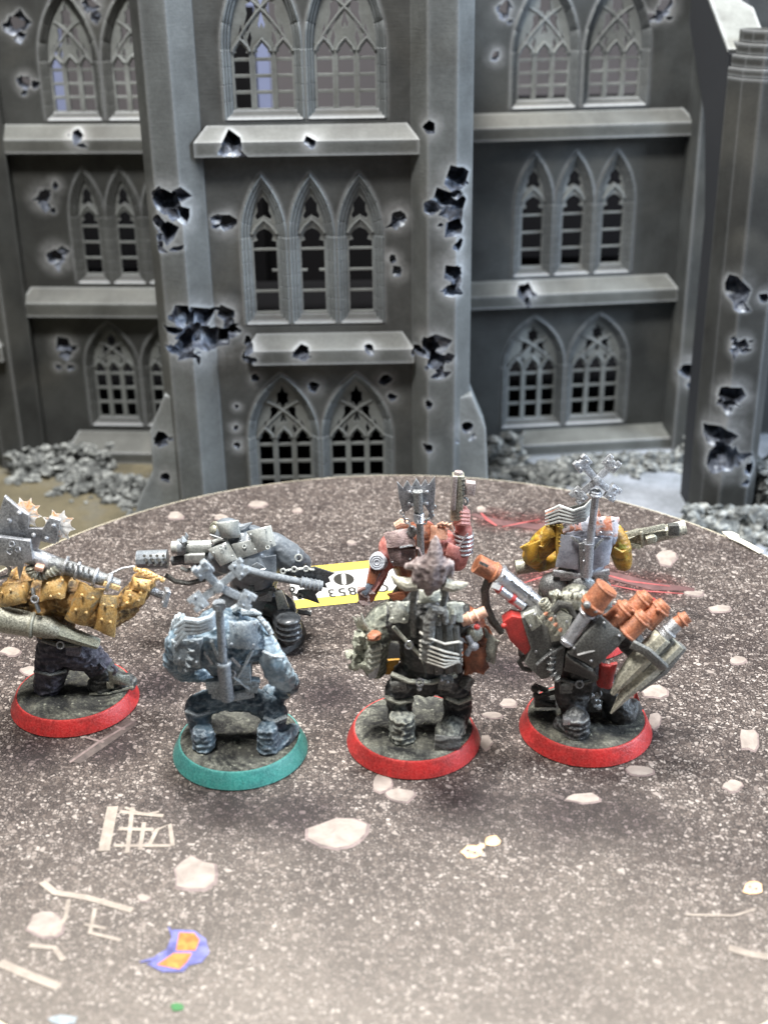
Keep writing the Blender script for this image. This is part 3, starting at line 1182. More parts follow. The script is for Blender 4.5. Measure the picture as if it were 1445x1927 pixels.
def mat_print():
    m, nt, b = newmat('printed_rubble_mat')
    pos = N(nt, 'ShaderNodeNewGeometry').outputs['Position']
    nd = N(nt, 'ShaderNodeTexNoise', i_Scale=5.0, i_Detail=2.0)
    nt.links.new(pos, nd.inputs['Vector'])
    ad = N(nt, 'ShaderNodeVectorMath', operation='MULTIPLY_ADD')
    ad.inputs[1].default_value = (.13, .13, 0)
    nt.links.new(nd.outputs['Color'], ad.inputs[0])
    nt.links.new(pos, ad.inputs[2])
    vec = ad.outputs[0]
    big = tex_noise(nt, pos, 0.16, 4, 0.55, .4)
    fine = tex_noise(nt, pos, 3.2, 5, 0.65)
    base = ramp(nt, fine, [(0.3, C(88, 79, 76)), (0.7, C(118, 108, 104))])
    base = mix(nt, ramp(nt, big, [(0.38, (0, 0, 0)), (0.6, (1, 1, 1))]), mix(nt, 1.0, base, C(175, 160, 165), 'MULTIPLY'), base)
    # print paler towards the near side, partly glare put into its colour
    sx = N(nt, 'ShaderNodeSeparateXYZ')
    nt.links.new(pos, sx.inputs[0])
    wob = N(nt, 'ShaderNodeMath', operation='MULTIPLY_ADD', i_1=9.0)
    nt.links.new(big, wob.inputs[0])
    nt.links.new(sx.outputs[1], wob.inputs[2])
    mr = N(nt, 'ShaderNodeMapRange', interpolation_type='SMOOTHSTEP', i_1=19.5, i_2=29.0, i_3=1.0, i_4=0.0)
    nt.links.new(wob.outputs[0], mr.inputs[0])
    near_glare = mr.outputs[0]
    col = mix(nt, near_glare, base, ramp(nt, fine, [(0.3, C(112, 103, 96)), (0.7, C(150, 141, 132))]))

    def layer(col, scale, keep, amt, stops, gap):
        v = N(nt, 'ShaderNodeTexVoronoi', voronoi_dimensions='2D', feature='F1')
        e = N(nt, 'ShaderNodeTexVoronoi', voronoi_dimensions='2D', feature='DISTANCE_TO_EDGE')
        for q in (v, e):
            q.inputs['Scale'].default_value = scale
            nt.links.new(vec, q.inputs['Vector'])
        sp = N(nt, 'ShaderNodeSeparateColor')
        nt.links.new(v.outputs['Color'], sp.inputs[0])
        # every pebble ends at its own distance from its neighbours
        th = N(nt, 'ShaderNodeMath', operation='MULTIPLY', i_1=gap)
        nt.links.new(sp.outputs[1], th.inputs[0])
        d = N(nt, 'ShaderNodeMath', operation='SUBTRACT')
        nt.links.new(e.outputs['Distance'], d.inputs[0])
        nt.links.new(th.outputs[0], d.inputs[1])
        k = N(nt, 'ShaderNodeMapRange', interpolation_type='SMOOTHSTEP', i_1=.01, i_2=.09)
        nt.links.new(d.outputs[0], k.inputs[0])
        kp = N(nt, 'ShaderNodeMapRange', i_1=keep, i_2=keep + .02, i_3=0.0, i_4=amt)
        nt.links.new(sp.outputs[2], kp.inputs[0])
        mk = N(nt, 'ShaderNodeMath', operation='MULTIPLY')
        nt.links.new(k.outputs[0], mk.inputs[0])
        nt.links.new(kp.outputs[0], mk.inputs[1])
        return mix(nt, mk.outputs[0], mix(nt, kp.outputs[0], col, mix(nt, .85, col, C(48, 42, 42))), ramp(nt, sp.outputs[0], stops))
    st = [(0.0, C(88, 78, 74)), (0.35, C(122, 110, 104)), (0.72, C(164, 152, 146)), (1.0, C(220, 209, 202))]
    col = layer(col, 25, .10, .8, st, .22)
    col = layer(col, 12.4, .2, .95, st, .20)
    col = layer(col, 8.2, .82, .9, st, .22)
    # the print is denser and darker in some patches than in others
    pat = ramp(nt, tex_noise(nt, pos, .55, 3, .5), [(0.36, (0.62, 0.60, 0.61)), (0.6, (1, 1, 1))])
    col = mix(nt, .8, col, pat, 'MULTIPLY')
    for (px, py, r, ink) in [q + (C(128, 112, 124),) for q in SCORCH_SHADOW] + [q + (C(214, 120, 120),) for q in REDS]:
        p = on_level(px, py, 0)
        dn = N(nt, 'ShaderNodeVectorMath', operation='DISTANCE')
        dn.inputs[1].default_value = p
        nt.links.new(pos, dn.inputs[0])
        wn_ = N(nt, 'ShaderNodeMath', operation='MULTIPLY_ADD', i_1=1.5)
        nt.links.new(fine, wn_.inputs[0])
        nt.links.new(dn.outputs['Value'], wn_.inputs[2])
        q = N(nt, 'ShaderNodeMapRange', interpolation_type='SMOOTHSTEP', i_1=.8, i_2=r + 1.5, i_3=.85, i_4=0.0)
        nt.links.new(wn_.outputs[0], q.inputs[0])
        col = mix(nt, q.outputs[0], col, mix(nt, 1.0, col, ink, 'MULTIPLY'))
    col = mix(nt, 1.0, col, (.62, .61, .585, 1), 'MULTIPLY')
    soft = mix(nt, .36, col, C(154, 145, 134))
    col = mix(nt, near_glare, col, soft)
    nt.links.new(col, b.inputs['Base Color'])
    b.inputs['Roughness'].default_value = 0.5
    b.inputs['Specular IOR Level'].default_value = 0.4
    bump(nt, b, tex_noise(nt, pos, 60, 2), .12, .01)
    return m


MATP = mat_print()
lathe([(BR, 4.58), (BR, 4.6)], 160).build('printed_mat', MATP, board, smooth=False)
gm = [c for c in board.children if c.name.startswith('printed_mat')][0]


ZSTEP = [0]


def flat(name, pts, col, z=.005, mat=None, parent=None):
    """a shape printed on the mat (world points on the mat)"""
    n_ = len(pts)
    ZSTEP[0] += 1
    z += ZSTEP[0] * .00012
    p2 = [Vector((p.x, p.y)) for p in pts]
    r = delaunay_2d_cdt(p2, [(i, (i + 1) % n_) for i in range(n_)], [], 1, 1e-6)
    mb = MB().add([(v.x - BX, v.y - BY, z - GZ) for v in r[0]], [tuple(f) for f in r[2]])
    me = mb.mesh(name, smooth=False)
    if me.polygons and me.polygons[0].normal.z < 0:
        me.flip_normals()
    return link_mesh(name, me, mat or col, gm)


def printed(name, c1, c2, sc=3.0):
    m, nt, b = newmat(name)
    pos = N(nt, 'ShaderNodeNewGeometry').outputs['Position']
    n1 = tex_noise(nt, pos, sc, 5, 0.65, .5)
    nt.links.new(ramp(nt, n1, [(0.35, c1), (0.65, c2)]), b.inputs['Base Color'])
    b.inputs['Roughness'].default_value = 0.5
    return m


INK_STONE = printed('print_pale_stone', C(132, 122, 114), C(162, 151, 142), 2.2)
INK_RIM = printed('print_stone_outline', C(96, 84, 82), C(140, 124, 120))
INK_IRON = printed('print_pale_wreck', C(134, 124, 114), C(164, 153, 141), 3)
INK_DARK = printed('print_dark_panel', C(60, 54, 52), C(96, 86, 82), 4)
INK_RED = printed('print_red_streak', C(132, 62, 62), C(176, 92, 90), 2)
INK_SMEAR = printed('print_dark_red_smear', C(80, 58, 58), C(112, 82, 80), 1.2)
INK_BONE = printed('print_bone', C(206, 158, 112), C(240, 206, 166), 6)
INK_BLUE = printed('print_violet_blue', C(66, 66, 118), C(112, 114, 172), 3)
INK_ORANGE = printed('print_orange', C(176, 88, 28), C(214, 132, 56), 5)
INK_GREEN = printed('print_green', C(40, 96, 50), C(62, 130, 70), 5)
INK_TEAL = printed('print_grey_blue', C(120, 128, 132), C(152, 160, 164), 5)
rp = random.Random(21)


def blob(name, px, py, rx, ry, mat, z=.005, n=11, jag=.22, k=1.0):
    pts = []
    for i in range(n):
        t = 2 * pi * i / n
        j = 1 + rp.uniform(-jag, jag)
        pts.append(on_level(px + cos(t) * rx * j * k, py - sin(t) * ry * j * k, 0))
    return flat(name, pts, mat, z)


for (px, py, rx, ry) in [(640, 1568, 55, 28), (366, 1642, 42, 28), (1409, 1391, 19, 20), (1230, 1300, 24, 12), (1377, 1478, 17, 10), (718, 1473, 20, 15), (752, 1496, 27, 12), (1203, 1449, 24, 9),
                         (1231, 1357, 11, 14), (1386, 1243, 15, 8), (1352, 1146, 18, 7), (1253, 1050, 17, 15), (1304, 1116, 16, 5), (957, 1322, 16, 9), (926, 1345, 18, 6), (914, 1396, 11, 14),
                         (1098, 1502, 30, 9), (330, 970, 13, 7), (418, 974, 14, 6), (486, 948, 18, 6), (1186, 1294, 16, 10), (85, 1740, 30, 22),
                         (660, 1020, 8, 4), (560, 960, 10, 4), (60, 1262, 22, 8), (20, 1225, 18, 8), (905, 958, 10, 5), 
                         (270, 1690, 12, 7)]:
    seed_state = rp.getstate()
    blob('stone_outline', px + 1, py + 2, rx, ry, INK_RIM, .004, k=1.12)  # dark outline printed round the stone
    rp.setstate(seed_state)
    blob('printed_stone', px, py, rx, ry, INK_STONE, .008)


def ribbon(name, pxs, wpx, mat, z=.006, taper=False):
    P = [on_level(a, b_, 0) for a, b_ in pxs]
    L, R = [], []
    for i, p in enumerate(P):
        d = P[min(i + 1, len(P) - 1)] - P[max(0, i - 1)]
        d.normalize()
        nrm = Vector((-d.y, d.x, 0))
        sc_ = (p - Vector((0, 0, CAM_H))).length / FPX
        k = sc_ * wpx / 2
        if taper:
            k *= max(.12, sin(pi * (i + .5) / len(P)))
        L.append(p + nrm * k)
        R.append(p - nrm * k)
    return flat(name, L + R[::-1], mat, z)


# broken window frame and girders printed on the mat
for pts, w_ in (([(213, 1518), (196, 1602)], 20), ([(226, 1528), (308, 1536)], 9), ([(224, 1560), (290, 1562)], 9), ([(216, 1592), (322, 1592)], 8), ([(250, 1520), (240, 1606)], 8),
                ([(272, 1548), (264, 1600)], 8), ([(282, 1590), (296, 1562), (320, 1552), (326, 1592)], 8), ([(236, 1520), (270, 1534), (300, 1528)], 6),
                ([(80, 1660), (104, 1680), (165, 1690), (250, 1714)], 13), ([(130, 1694), (124, 1728), (100, 1762)], 8), ([(180, 1710), (170, 1756), (228, 1770)], 8), ([(160, 1740), (200, 1748)], 7),
                ([(0, 1812), (50, 1834), (112, 1858)], 17), ([(56, 1780), (104, 1784), (120, 1808)], 10), ([(1370, 1784), (1410, 1796), (1450, 1802)], 16), ([(1290, 1722), (1380, 1724), (1420, 1712)], 5)):
    ribbon('printed_girder', pts, w_, INK_IRON)
flat('printed_grating', [on_level(a, b_, 0) for a, b_ in ((190, 1392), (238, 1352), (262, 1362), (152, 1438), (128, 1432))], INK_DARK, .0045)
for pts in ([(132, 1436), (186, 1398), (258, 1356)], [(160, 1388), (196, 1398)], [(216, 1368), (236, 1374)]):
    ribbon('printed_bar', pts, 5, INK_RIM, .010)
# red streaks, purple trinket, skull bones
for c_, w_ in (([(888, 968), (940, 984), (1010, 992), (1060, 982)], 26), ([(1090, 1070), (1160, 1086), (1230, 1104), (1306, 1110)], 34), ([(1010, 1090), (1100, 1080)], 20)):
    ribbon('printed_smear', c_, w_, INK_SMEAR, .0042, True)
for c_, w_ in (([(905, 966), (916, 978), (934, 990)], 7), ([(945, 992), (985, 984), (1015, 978)], 5), ([(1120, 1076), (1180, 1094), (1260, 1104)], 6), ([(1140, 1100), (1200, 1112), (1285, 1118)], 5),
               ([(1010, 1074), (1024, 1060), (1050, 1050)], 6), ([(985, 1098), (1020, 1086)], 5)):
    ribbon('printed_streak', c_, w_, INK_RED, .0062, True)
flat('printed_trinket', [on_level(a, b_, 0) for a, b_ in ((326, 1750), (366, 1752), (388, 1768), (394, 1794), (380, 1812), (356, 1818), (346, 1830), (306, 1830), (276, 1815), (312, 1798), (328, 1776))], INK_BLUE, .005)
flat('printed_trinket_panel', [on_level(a, b_, 0) for a, b_ in ((338, 1756), (366, 1757), (376, 1770), (368, 1790), (332, 1790))], INK_ORANGE, .010)
flat('printed_trinket_panel', [on_level(a, b_, 0) for a, b_ in ((328, 1795), (362, 1795), (352, 1812), (338, 1825), (296, 1817))], INK_ORANGE, .010)
ribbon('printed_trinket_band', [(318, 1746), (328, 1764), (318, 1790), (290, 1806), (264, 1812)], 10, INK_BLUE, .0125, True)
for (px, py, rx, ry) in ((886, 1604, 20, 11), (928, 1584, 16, 10), (904, 1594, 9, 5), (1416, 1672, 20, 12)):
    blob('printed_bone', px, py, rx, ry, INK_BONE, .007, 10, .2)
for (px, py) in ((880, 1602), (893, 1606), (1410, 1670), (1422, 1674)):
    blob('printed_bone_socket', px, py, 3.4, 3, INK_RIM, .0105, 7, .1)
blob('printed_leaf', 334, 1896, 13, 7, INK_GREEN, .006, 9)
blob('printed_patch', 120, 1922, 26, 10, INK_TEAL, .006, 11)

# peeled paper along the rim
pe = [on_level(a, b_, 0.0) for a, b_ in ((1357, 1003), (1376, 1005), (1390, 1010), (1388, 1016), (1412, 1026), (1436, 1042), (1428, 1044), (1392, 1026), (1372, 1016))]
MB().poly([(p.x - BX, p.y - BY, .045 - GZ + .03 * (i % 2)) for i, p in enumerate(pe)], .02, (0, 0, 1)).build('peeled_edge', plain('paper_white', C(238, 232, 214), .8), board, smooth=False)

# ------------------------------------------------------------------ yellow and white number label lying on the mat
c0, c1, c2, c3 = [on_level(*p, 0) for p in ((556, 1147), (748, 1127), (744, 1052), (540, 1072))]
ctr = (c0 + c1 + c2 + c3) / 4
ax = ((c1 - c0) + (c2 - c3)).normalized()
ay = Vector((-ax.y, ax.x, 0))
LW = ((c1 - c0).length + (c2 - c3).length) / 2
LH = ((c3 - c0).dot(ay) + (c2 - c1).dot(ay)) / 2
card = empty('number_label', (ctr.x, ctr.y, 0.0), atan2(ax.y, ax.x))
tag(card, 'yellow-bordered white paper label reading 0 and 853, lying between the miniatures', 'label')
YEL = plain('label_yellow', C(226, 200, 78), .6)
WHT = plain('label_white', C(206, 204, 200), .6)
INK = plain('label_ink', C(40, 37, 30), .6)
MB().box((0, 0, .022), (LW, LH, .012)).build('paper', WHT, card, smooth=False)
for s in (-1, 1):
    MB().box((0, s * LH * .40, .0305), (LW, LH * .20, .003)).build('yellow_border', YEL, card, smooth=False)


def text(body, size, loc, mat, sx=1.0, name='lettering', ext=.002):
    cu = bpy.data.curves.new('t', 'FONT')
    cu.body = body
    cu.size = size
    cu.align_x = 'CENTER'
    cu.align_y = 'CENTER'
    cu.extrude = ext
    cu.offset = .008
    ob = bpy.data.objects.new('t', cu)
    COL.objects.link(ob)
    d = bpy.context.evaluated_depsgraph_get()
    me = bpy.data.meshes.new_from_object(ob.evaluated_get(d), depsgraph=d)
    bpy.data.objects.remove(ob)
    o = link_mesh(name, me, mat, card)
    o.location = loc
    o.rotation_euler = (0, 0, pi)
    o.scale = (sx, 1, 1)
    return o


def card_xy(px, py):
    p = on_level(px, py, 0.03) - ctr
    return p.dot(ax), p.dot(ay)


x, y = card_xy(647, 1090)
vs = [(x + .31 * cos(t), y + .40 * sin(t), .032) for t in [2 * pi * k / 40 for k in range(40)]]
MB().add(vs, [tuple(range(40))]).build('roundel', INK, card, smooth=False)
zz = [(.045, .19), (.085, .14), (.02, -.17), (-.04, -.19), (-.085, -.15), (-.02, .17)]
o = MB().add([(x + a * 1.1, y + b_ * 1.9, .0345) for a, b_ in zz], [tuple(range(6))]).build('zero', WHT, card, smooth=False)
for ch, px, py in (('3', 624, 1116), ('5', 644, 1114), ('8', 663, 1112), ('C', 720, 1106)):
    x, y = card_xy(px, py)
    text(ch, .72, (x, y, .036), INK, .72)

# ================================================================== the miniatures
import numpy as np


FIGS = []


class Fig:
    def __init__(self, x, y, label, rim, top, rz=0.0):
        self.Y = y
        FIGS.append(self)
        self.loc = Vector((x, y, 0))
        self.o = empty('miniature_figure', (x, y, 0))
        tag(self.o, label, 'miniature', 'painted miniature warriors on round bases')
        self.k = (self.Y * cos(TILT) + (CAM_H - 1.5) * sin(TILT)) / FPX
        b = lathe([(1.56, 0.0), (1.6, .03), (1.59, .07), (1.46, .36), (1.43, .40), (1.40, .40), (1.39, .34)], 72).build('base', rim, self.o)
        rs = random.Random(int(x * 10) + 40)
        mb = MB()
        vs, fs = [(0, 0, .425)], []
        R, n = 12, 60
        for j in range(1, R + 1):
            for k in range(n):
                t = 2 * pi * k / n
                r = 1.40 * j / R
                h = .415 + (.05 * noise.noise((r * cos(t) * 2 + x, r * sin(t) * 2, 3)) + .03 * noise.noise((r * cos(t) * 7 + x, r * sin(t) * 7, 1)) + .02 if j < R else -.01)
                vs.append((r * cos(t), r * sin(t), h))
        for k in range(n):
            fs.append((0, 1 + k, 1 + (k + 1) % n))
            for j in range(R - 1):
                q = 1 + j * n
                fs.append((q + k, q + n + k, q + n + (k + 1) % n, q + (k + 1) % n))
        mb.add(vs, fs)
        for i in range(26):
            a, r = rs.uniform(0, 6.28), 1.3 * sqrt(rs.random())
            mb.stone((r * cos(a), r * sin(a), .42), rs.uniform(.015, .045), seed=rs.uniform(0, 50), sub=1)
        mb.build('base_ground', top, b)

    def P(self, px, py, dy=0.0):
        return on_depth(px, py, self.Y + dy) - self.loc

    def G(self, px, py, z=.42):
        return on_level(px, py, z) - self.loc

    def L(self, pts, dy=0.0):
        return [self.P(p[0], p[1], dy + (p[2] if len(p) > 2 else 0)) for p in pts]

    def s(self, v):
        return v * self.k


def organic(name, parts, mats, parent, voxel=.04, fold=.0, fs=5.0, sm=2):
    """one continuous sculpted surface grown from limbs and masses"""
    mb = MB()
    samp = []
    for kind, pts, rad, mi in parts:
        if kind == 't':
            if not isinstance(rad, (list, tuple)):
                rad = [rad] * len(pts)
            P2, R2 = [], []
            for i in range(len(pts) - 1):
                for q in range(4):
                    t = q / 4
                    P2.append(Vector(pts[i]).lerp(Vector(pts[i + 1]), t))
                    R2.append(rad[i] * (1 - t) + rad[i + 1] * t)
            P2.append(Vector(pts[-1]))
            R2.append(rad[-1])
            mb.tube(P2, R2, 14)
            for e in (0, -1):
                mb.ell(P2[e], R2[e] * .98, 12, 8)
            samp += [(p, r, mi) for p, r in zip(P2, R2)]
        elif kind == 'f':     # folds stacked round a boot
            for z in rad[1:]:
                mb.ell(Vector(pts) + Vector((0, -.02, z)), (rad[0] * (1.0 - z * .06), rad[0] * (1.0 - z * .06), .11), 18, 6)
                samp.append((Vector(pts) + Vector((0, 0, z)), rad[0], mi))
        elif kind == 'e':
            r = rad if isinstance(rad, (list, tuple)) else (rad, rad, rad)
            mb.ell(pts, r, 16, 10)
            samp.append((Vector(pts), sum(r) / 3, mi))
        else:
            mb.box(pts, rad)
            samp.append((Vector(pts), min(rad) / 2, mi))
    me = mb.mesh('tmp', smooth=True)
    ob = link_mesh('tmp', me, [])
    md = ob.modifiers.new('r', 'REMESH')
    md.mode = 'VOXEL'
    md.voxel_size = voxel
    md2 = ob.modifiers.new('s', 'SMOOTH')
    md2.iterations = sm
    md2.factor = .4
    d = bpy.context.evaluated_depsgraph_get()
    out = bpy.data.meshes.new_from_object(ob.evaluated_get(d), depsgraph=d)
    bpy.data.objects.remove(ob)
    out.name = name
    nv = len(out.vertices)
    if fold:
        cs = np.empty(nv * 3, dtype=np.float32)
        out.vertices.foreach_get('co', cs)
        ns = np.empty(nv * 3, dtype=np.float32)
        out.vertex_normals.foreach_get('vector', ns)
        cs = cs.reshape(-1, 3)
        ns = ns.reshape(-1, 3)
        amp = np.array([noise.ridged_multi_fractal(Vector((c[0] * fs * .7, c[1] * fs * .7, c[2] * fs * 1.1)), 1.0, 2.1, 3, .9, 2.0) for c in cs]) - 1.1
        amp += .35 * np.array([noise.noise(Vector((c[0], c[1], c[2])) * 13.0) for c in cs])
        cs = cs + ns * (amp[:, None] * fold)
        out.vertices.foreach_set('co', cs.astype(np.float32).ravel())
    o = link_mesh(name, out, mats, parent)
    nf = len(out.polygons)
    ce = np.empty(nf * 3, dtype=np.float32)
    out.polygons.foreach_get('center', ce)
    ce = ce.reshape(-1, 3)
    best = np.full(nf, 1e9)
    mi_ = np.zeros(nf, dtype=np.int32)
    for p, r, mi in samp:
        dd = np.linalg.norm(ce - np.array(p, dtype=np.float32), axis=1) - r
        k = dd < best
        best[k] = dd[k]
        mi_[k] = mi
    out.polygons.foreach_set('material_index', mi_)
    out.polygons.foreach_set('use_smooth', np.ones(nf, dtype=bool))
    out.update()
    return o


# ---- paints
RED_RIM = paint('red_rim_paint', C(178, 28, 30), C(128, 20, 22), C(224, 92, 86), rough=.45, sc=2.2, edge=.5, grain=.5, second=C(88, 22, 22), sec_amt=-.12)
TEAL_RIM = paint('teal_rim_paint', C(46, 138, 130), C(34, 108, 106), C(120, 190, 180), rough=.45, sc=2.2, edge=.5, grain=.5, second=C(28, 74, 72), sec_amt=-.12)
BLACK_RIM = paint('black_rim_plastic', C(34, 34, 33), C(24, 24, 24), C(72, 72, 70), rough=.5, sc=2, edge=.3)
GEAR = paint('pale_steel_orange', C(206, 202, 196), C(150, 146, 142), C(246, 242, 234), metal=.2, rough=.4, sc=3, edge=.6, second=C(224, 158, 84), sec_amt=.45)
SAND = paint('base_ground_dark', C(50, 49, 46), C(17, 17, 17), C(170, 168, 148), rough=.85, sc=1.8, edge=.8, grain=1.0, second=C(118, 114, 98), sec_amt=.0, sec_soft=.25)
SAND_L = paint('base_ground_pale', C(66, 66, 62), C(20, 20, 20), C(190, 190, 172), rough=.85, sc=1.7, edge=.85, grain=1.0, second=C(108, 107, 97), sec_amt=.25, sec_soft=.3)
GREY_PL = paint('bare_grey_plastic', C(116, 122, 127), C(92, 98, 104), C(176, 182, 186), rough=.38, sc=2, edge=.5, grain=.12)
GREY_DK = paint('bare_dark_plastic', C(72, 75, 78), C(44, 46, 49), C(128, 132, 134), rough=.36, sc=2, edge=.45, grain=.12)
GREY_SH = paint('shiny_plastic', C(150, 154, 150), C(116, 120, 120), C(214, 216, 210), rough=.3, sc=2, edge=.5, grain=.1)
BLUEG = paint('blue_grey_wash', C(104, 126, 140), C(58, 74, 88), C(204, 218, 226), rough=.6, sc=2.6, edge=.7, fold=.25)
BLUEP = paint('pale_blue_skin', C(186, 204, 214), C(128, 152, 168), C(226, 238, 244), rough=.5, sc=2.2, edge=.6)
BLUEPL = paint('blue_grey_plate', C(112, 127, 138), C(70, 84, 98), C(204, 212, 214), rough=.55, sc=2.4, edge=.8, grain=.8)
PLAST_W = paint('dusted_pole_grey', C(116, 124, 134), C(78, 86, 98), C(196, 204, 208), rough=.5, sc=2.4, edge=.7)
OCHRE = paint('ochre_armour', C(190, 138, 62), C(112, 78, 40), C(240, 206, 140), rough=.5, sc=2.6, edge=.8, grain=.7, second=C(116, 106, 92), sec_amt=.25)
UNDER = paint('dark_ochre_underlayer', C(158, 116, 58), C(70, 54, 34), C(236, 200, 136), rough=.55, sc=3, edge=.7, grain=.8)
OCHRE_L = paint('bright_ochre', C(224, 168, 84), C(160, 112, 52), C(250, 222, 166), rough=.5, sc=3, edge=.7)
STEEL = paint('chipped_steel', C(150, 152, 158), C(76, 78, 84), C(214, 216, 218), metal=.55, rough=.42, sc=3, edge=.8, grain=.8)
STEEL_D = paint('dark_steel', C(86, 88, 90), C(38, 38, 40), C(190, 192, 190), metal=.5, rough=.42, sc=3.4, edge=.8, grain=.6)
SILVER = paint('bright_silver', C(188, 190, 196), C(116, 118, 124), C(244, 244, 246), metal=.7, rough=.32, sc=3, edge=.6, grain=.4)
BRASS = paint('grey_green_metal', C(96, 96, 86), C(42, 42, 40), C(198, 196, 178), metal=.3, rough=.45, sc=3, edge=.8)
PURPLE = paint('dark_purple_cloth', C(82, 78, 90), C(46, 44, 52), C(150, 146, 156), rough=.7, sc=2.4, edge=.6, fold=.35)
BOOT = paint('worn_black_boot', C(62, 63, 62), C(32, 32, 33), C(150, 150, 144), rough=.55, sc=3, edge=.75)
COAL = paint('charcoal_cloth', C(78, 79, 80), C(36, 36, 38), C(164, 164, 158), rough=.7, sc=2.4, edge=.6, fold=.3)
STONEC = paint('drybrushed_grey', C(142, 145, 138), C(66, 68, 68), C(224, 225, 208), rough=.65, sc=3, edge=.9, grain=1.0)
FUR = paint('grey_green_fur', C(126, 130, 118), C(64, 68, 64), C(204, 206, 186), rough=.8, sc=4, edge=.9, grain=1.2)
BLACKP = paint('black_paint', C(46, 46, 46), C(22, 22, 23), C(128, 128, 122), rough=.5, sc=3, edge=.5)
RUST = paint('orange_brown_paint', C(150, 82, 54), C(88, 48, 36), C(208, 142, 106), rough=.5, sc=3, edge=.6)
PEACH = paint('peach_paint', C(226, 160, 128), C(180, 112, 84), C(250, 214, 190), rough=.5, sc=3, edge=.6)
PINK = paint('pink_skin_paint', C(206, 128, 118), C(156, 84, 78), C(240, 186, 176), rough=.5, sc=2.6, edge=.6)
MAUVE = paint('mauve_brown_leather', C(126, 104, 102), C(76, 58, 60), C(196, 176, 170), rough=.6, sc=3, edge=.8, grain=.9, second=C(150, 128, 130), sec_amt=.35)
HIDE = paint('pale_hide', C(150, 134, 130), C(92, 78, 78), C(214, 202, 198), rough=.75, sc=3, edge=.5)
GUNBONE = paint('streaked_bone_metal', C(150, 146, 126), C(48, 48, 45), C(226, 222, 202), rough=.5, sc=2.0, edge=.75)
BONE = paint('bone_paint', C(180, 175, 150), C(84, 82, 72), C(240, 236, 220), rough=.55, sc=2.2, edge=.6)
MUST = paint('mustard_arm_paint', C(186, 136, 36), C(110, 78, 24), C(226, 190, 92), rough=.5, sc=3, edge=.6, second=C(152, 150, 60), sec_amt=.2)
CORAL = paint('coral_chipped_plate', C(222, 132, 96), C(196, 104, 72), C(246, 196, 170), rough=.5, sc=2.6, edge=.6, second=C(196, 198, 206), sec_amt=.62)
PALEP = paint('pale_primer', C(168, 172, 184), C(126, 130, 142), C(224, 228, 234), rough=.5, sc=2.4, edge=.6)
RED = paint('red_paint', C(186, 40, 38), C(132, 26, 28), C(226, 96, 88), rough=.45, sc=3, edge=.5)
YELLOW = paint('orange_yellow_paint', C(232, 168, 44), C(206, 136, 30), C(248, 210, 120), rough=.5, sc=3, edge=.4)
WHITE = paint('white_paint', C(216, 214, 210), C(170, 168, 166), C(246, 246, 244), rough=.5, sc=3, edge=.4)


def cross(fig, c, ends, mat, wd=.15, blk=.42, th=.1, dy=0, name='banner_cross'):
    """four-armed plate cross: each arm a riveted bar with a blocky end"""
    mb = MB()
    cc = fig.P(c[0], c[1], dy)
    for e in ends:
        p = fig.P(e[0], e[1], dy + (e[2] if len(e) > 2 else 0))
        d = (p - cc).normalized()
        view = Vector((0, -1, .35))
        x, y, _ = frame(d, view)
        mb.box(cc.lerp(p, .5), (wd, th, (p - cc).length), (x, y, d))
        q = p - d * .1
        mb.box(q, (blk * .95, th * 1.25, .26), (x, y, d))
        for s in (-1, 1):
            mb.box(q + x * (s * blk * .3) + d * .14, (blk * .3, th * 1.3, .1), (x, y, d))
            for k in (-1, 1):
                mb.ell(q + x * (s * blk * .3) + y * (k * th * .75), .035, 8, 5)
    mb.cyl(cc + Vector((0, -.12, .03)), cc + Vector((0, .12, -.03)), .12, n=12)
    return mb.build(name, mat, fig.o, bevel=.012, smooth=True)

# ---------------------------------------------------------------- C: blue-grey washed figure on the teal base
f = Fig(-3.5, 25.3, 'blue-grey washed miniature with cross-topped back pole on teal-rimmed base', TEAL_RIM, SAND_L)
P, G, s, L = f.P, f.G, f.s, f.L
lf, rf = G(386, 1408), G(506, 1412)
organic('body', [
    ('t', [P(372, 1330, .0), P(412, 1314, .05), P(440, 1312, .05), P(476, 1316, .05), P(516, 1340, -.05)], [s(25), s(27), s(28), s(26), s(25)], 0),
    ('t', [P(372, 1332), P(378, 1368, .02), lf + Vector((0, 0, .18))], [s(26), s(23), s(23)], 0), ('f', lf, (s(24), .08, .22, .36, .5), 0),
    ('t', [lf + Vector((0, 0, .14)), lf + Vector((-.05, .45, .1))], [s(22), s(15)], 0),
    ('t', [P(518, 1342, -.05), P(512, 1374), rf + Vector((0, 0, .18))], [s(26), s(23), s(23)], 0), ('f', rf, (s(23), .08, .22, .36, .5, .64), 0),
    ('t', [rf + Vector((0, 0, .14)), rf + Vector((.3, .3, .1)), G(552, 1378) + Vector((0, 0, .06))], [s(22), s(18), s(15)], 0),
    ('t', [P(440, 1312, .05), P(438, 1262, .0), P(425, 1222, -.05), P(412, 1196, -.05)], [s(30), s(38), s(54), s(54)], 0),
    ('e', P(360, 1216, -.1), (s(50), s(46), s(46)), 0),
    ('e', P(462, 1204, -.05), (s(44), s(44), s(44)), 0),
    ('t', [P(492, 1200, -.05), P(510, 1236, -.12), P(526, 1268, -.1), P(545, 1288, .05)], [s(22), s(25), s(28), s(20)], 1),
    ('t', [P(545, 1286, .05), P(524, 1312, .35), P(505, 1300, .7)], [s(22), s(15), s(14)], 0),
    ('t', [P(335, 1240, -.05), P(345, 1262, .4), P(390, 1270, .75)], [s(30), s(22), s(16)], 0),
    ('e', P(438, 1166, .12), (s(25), s(28), s(22)), 0),
], [BLUEG, BLUEP], f.o, .036, .04, 5)
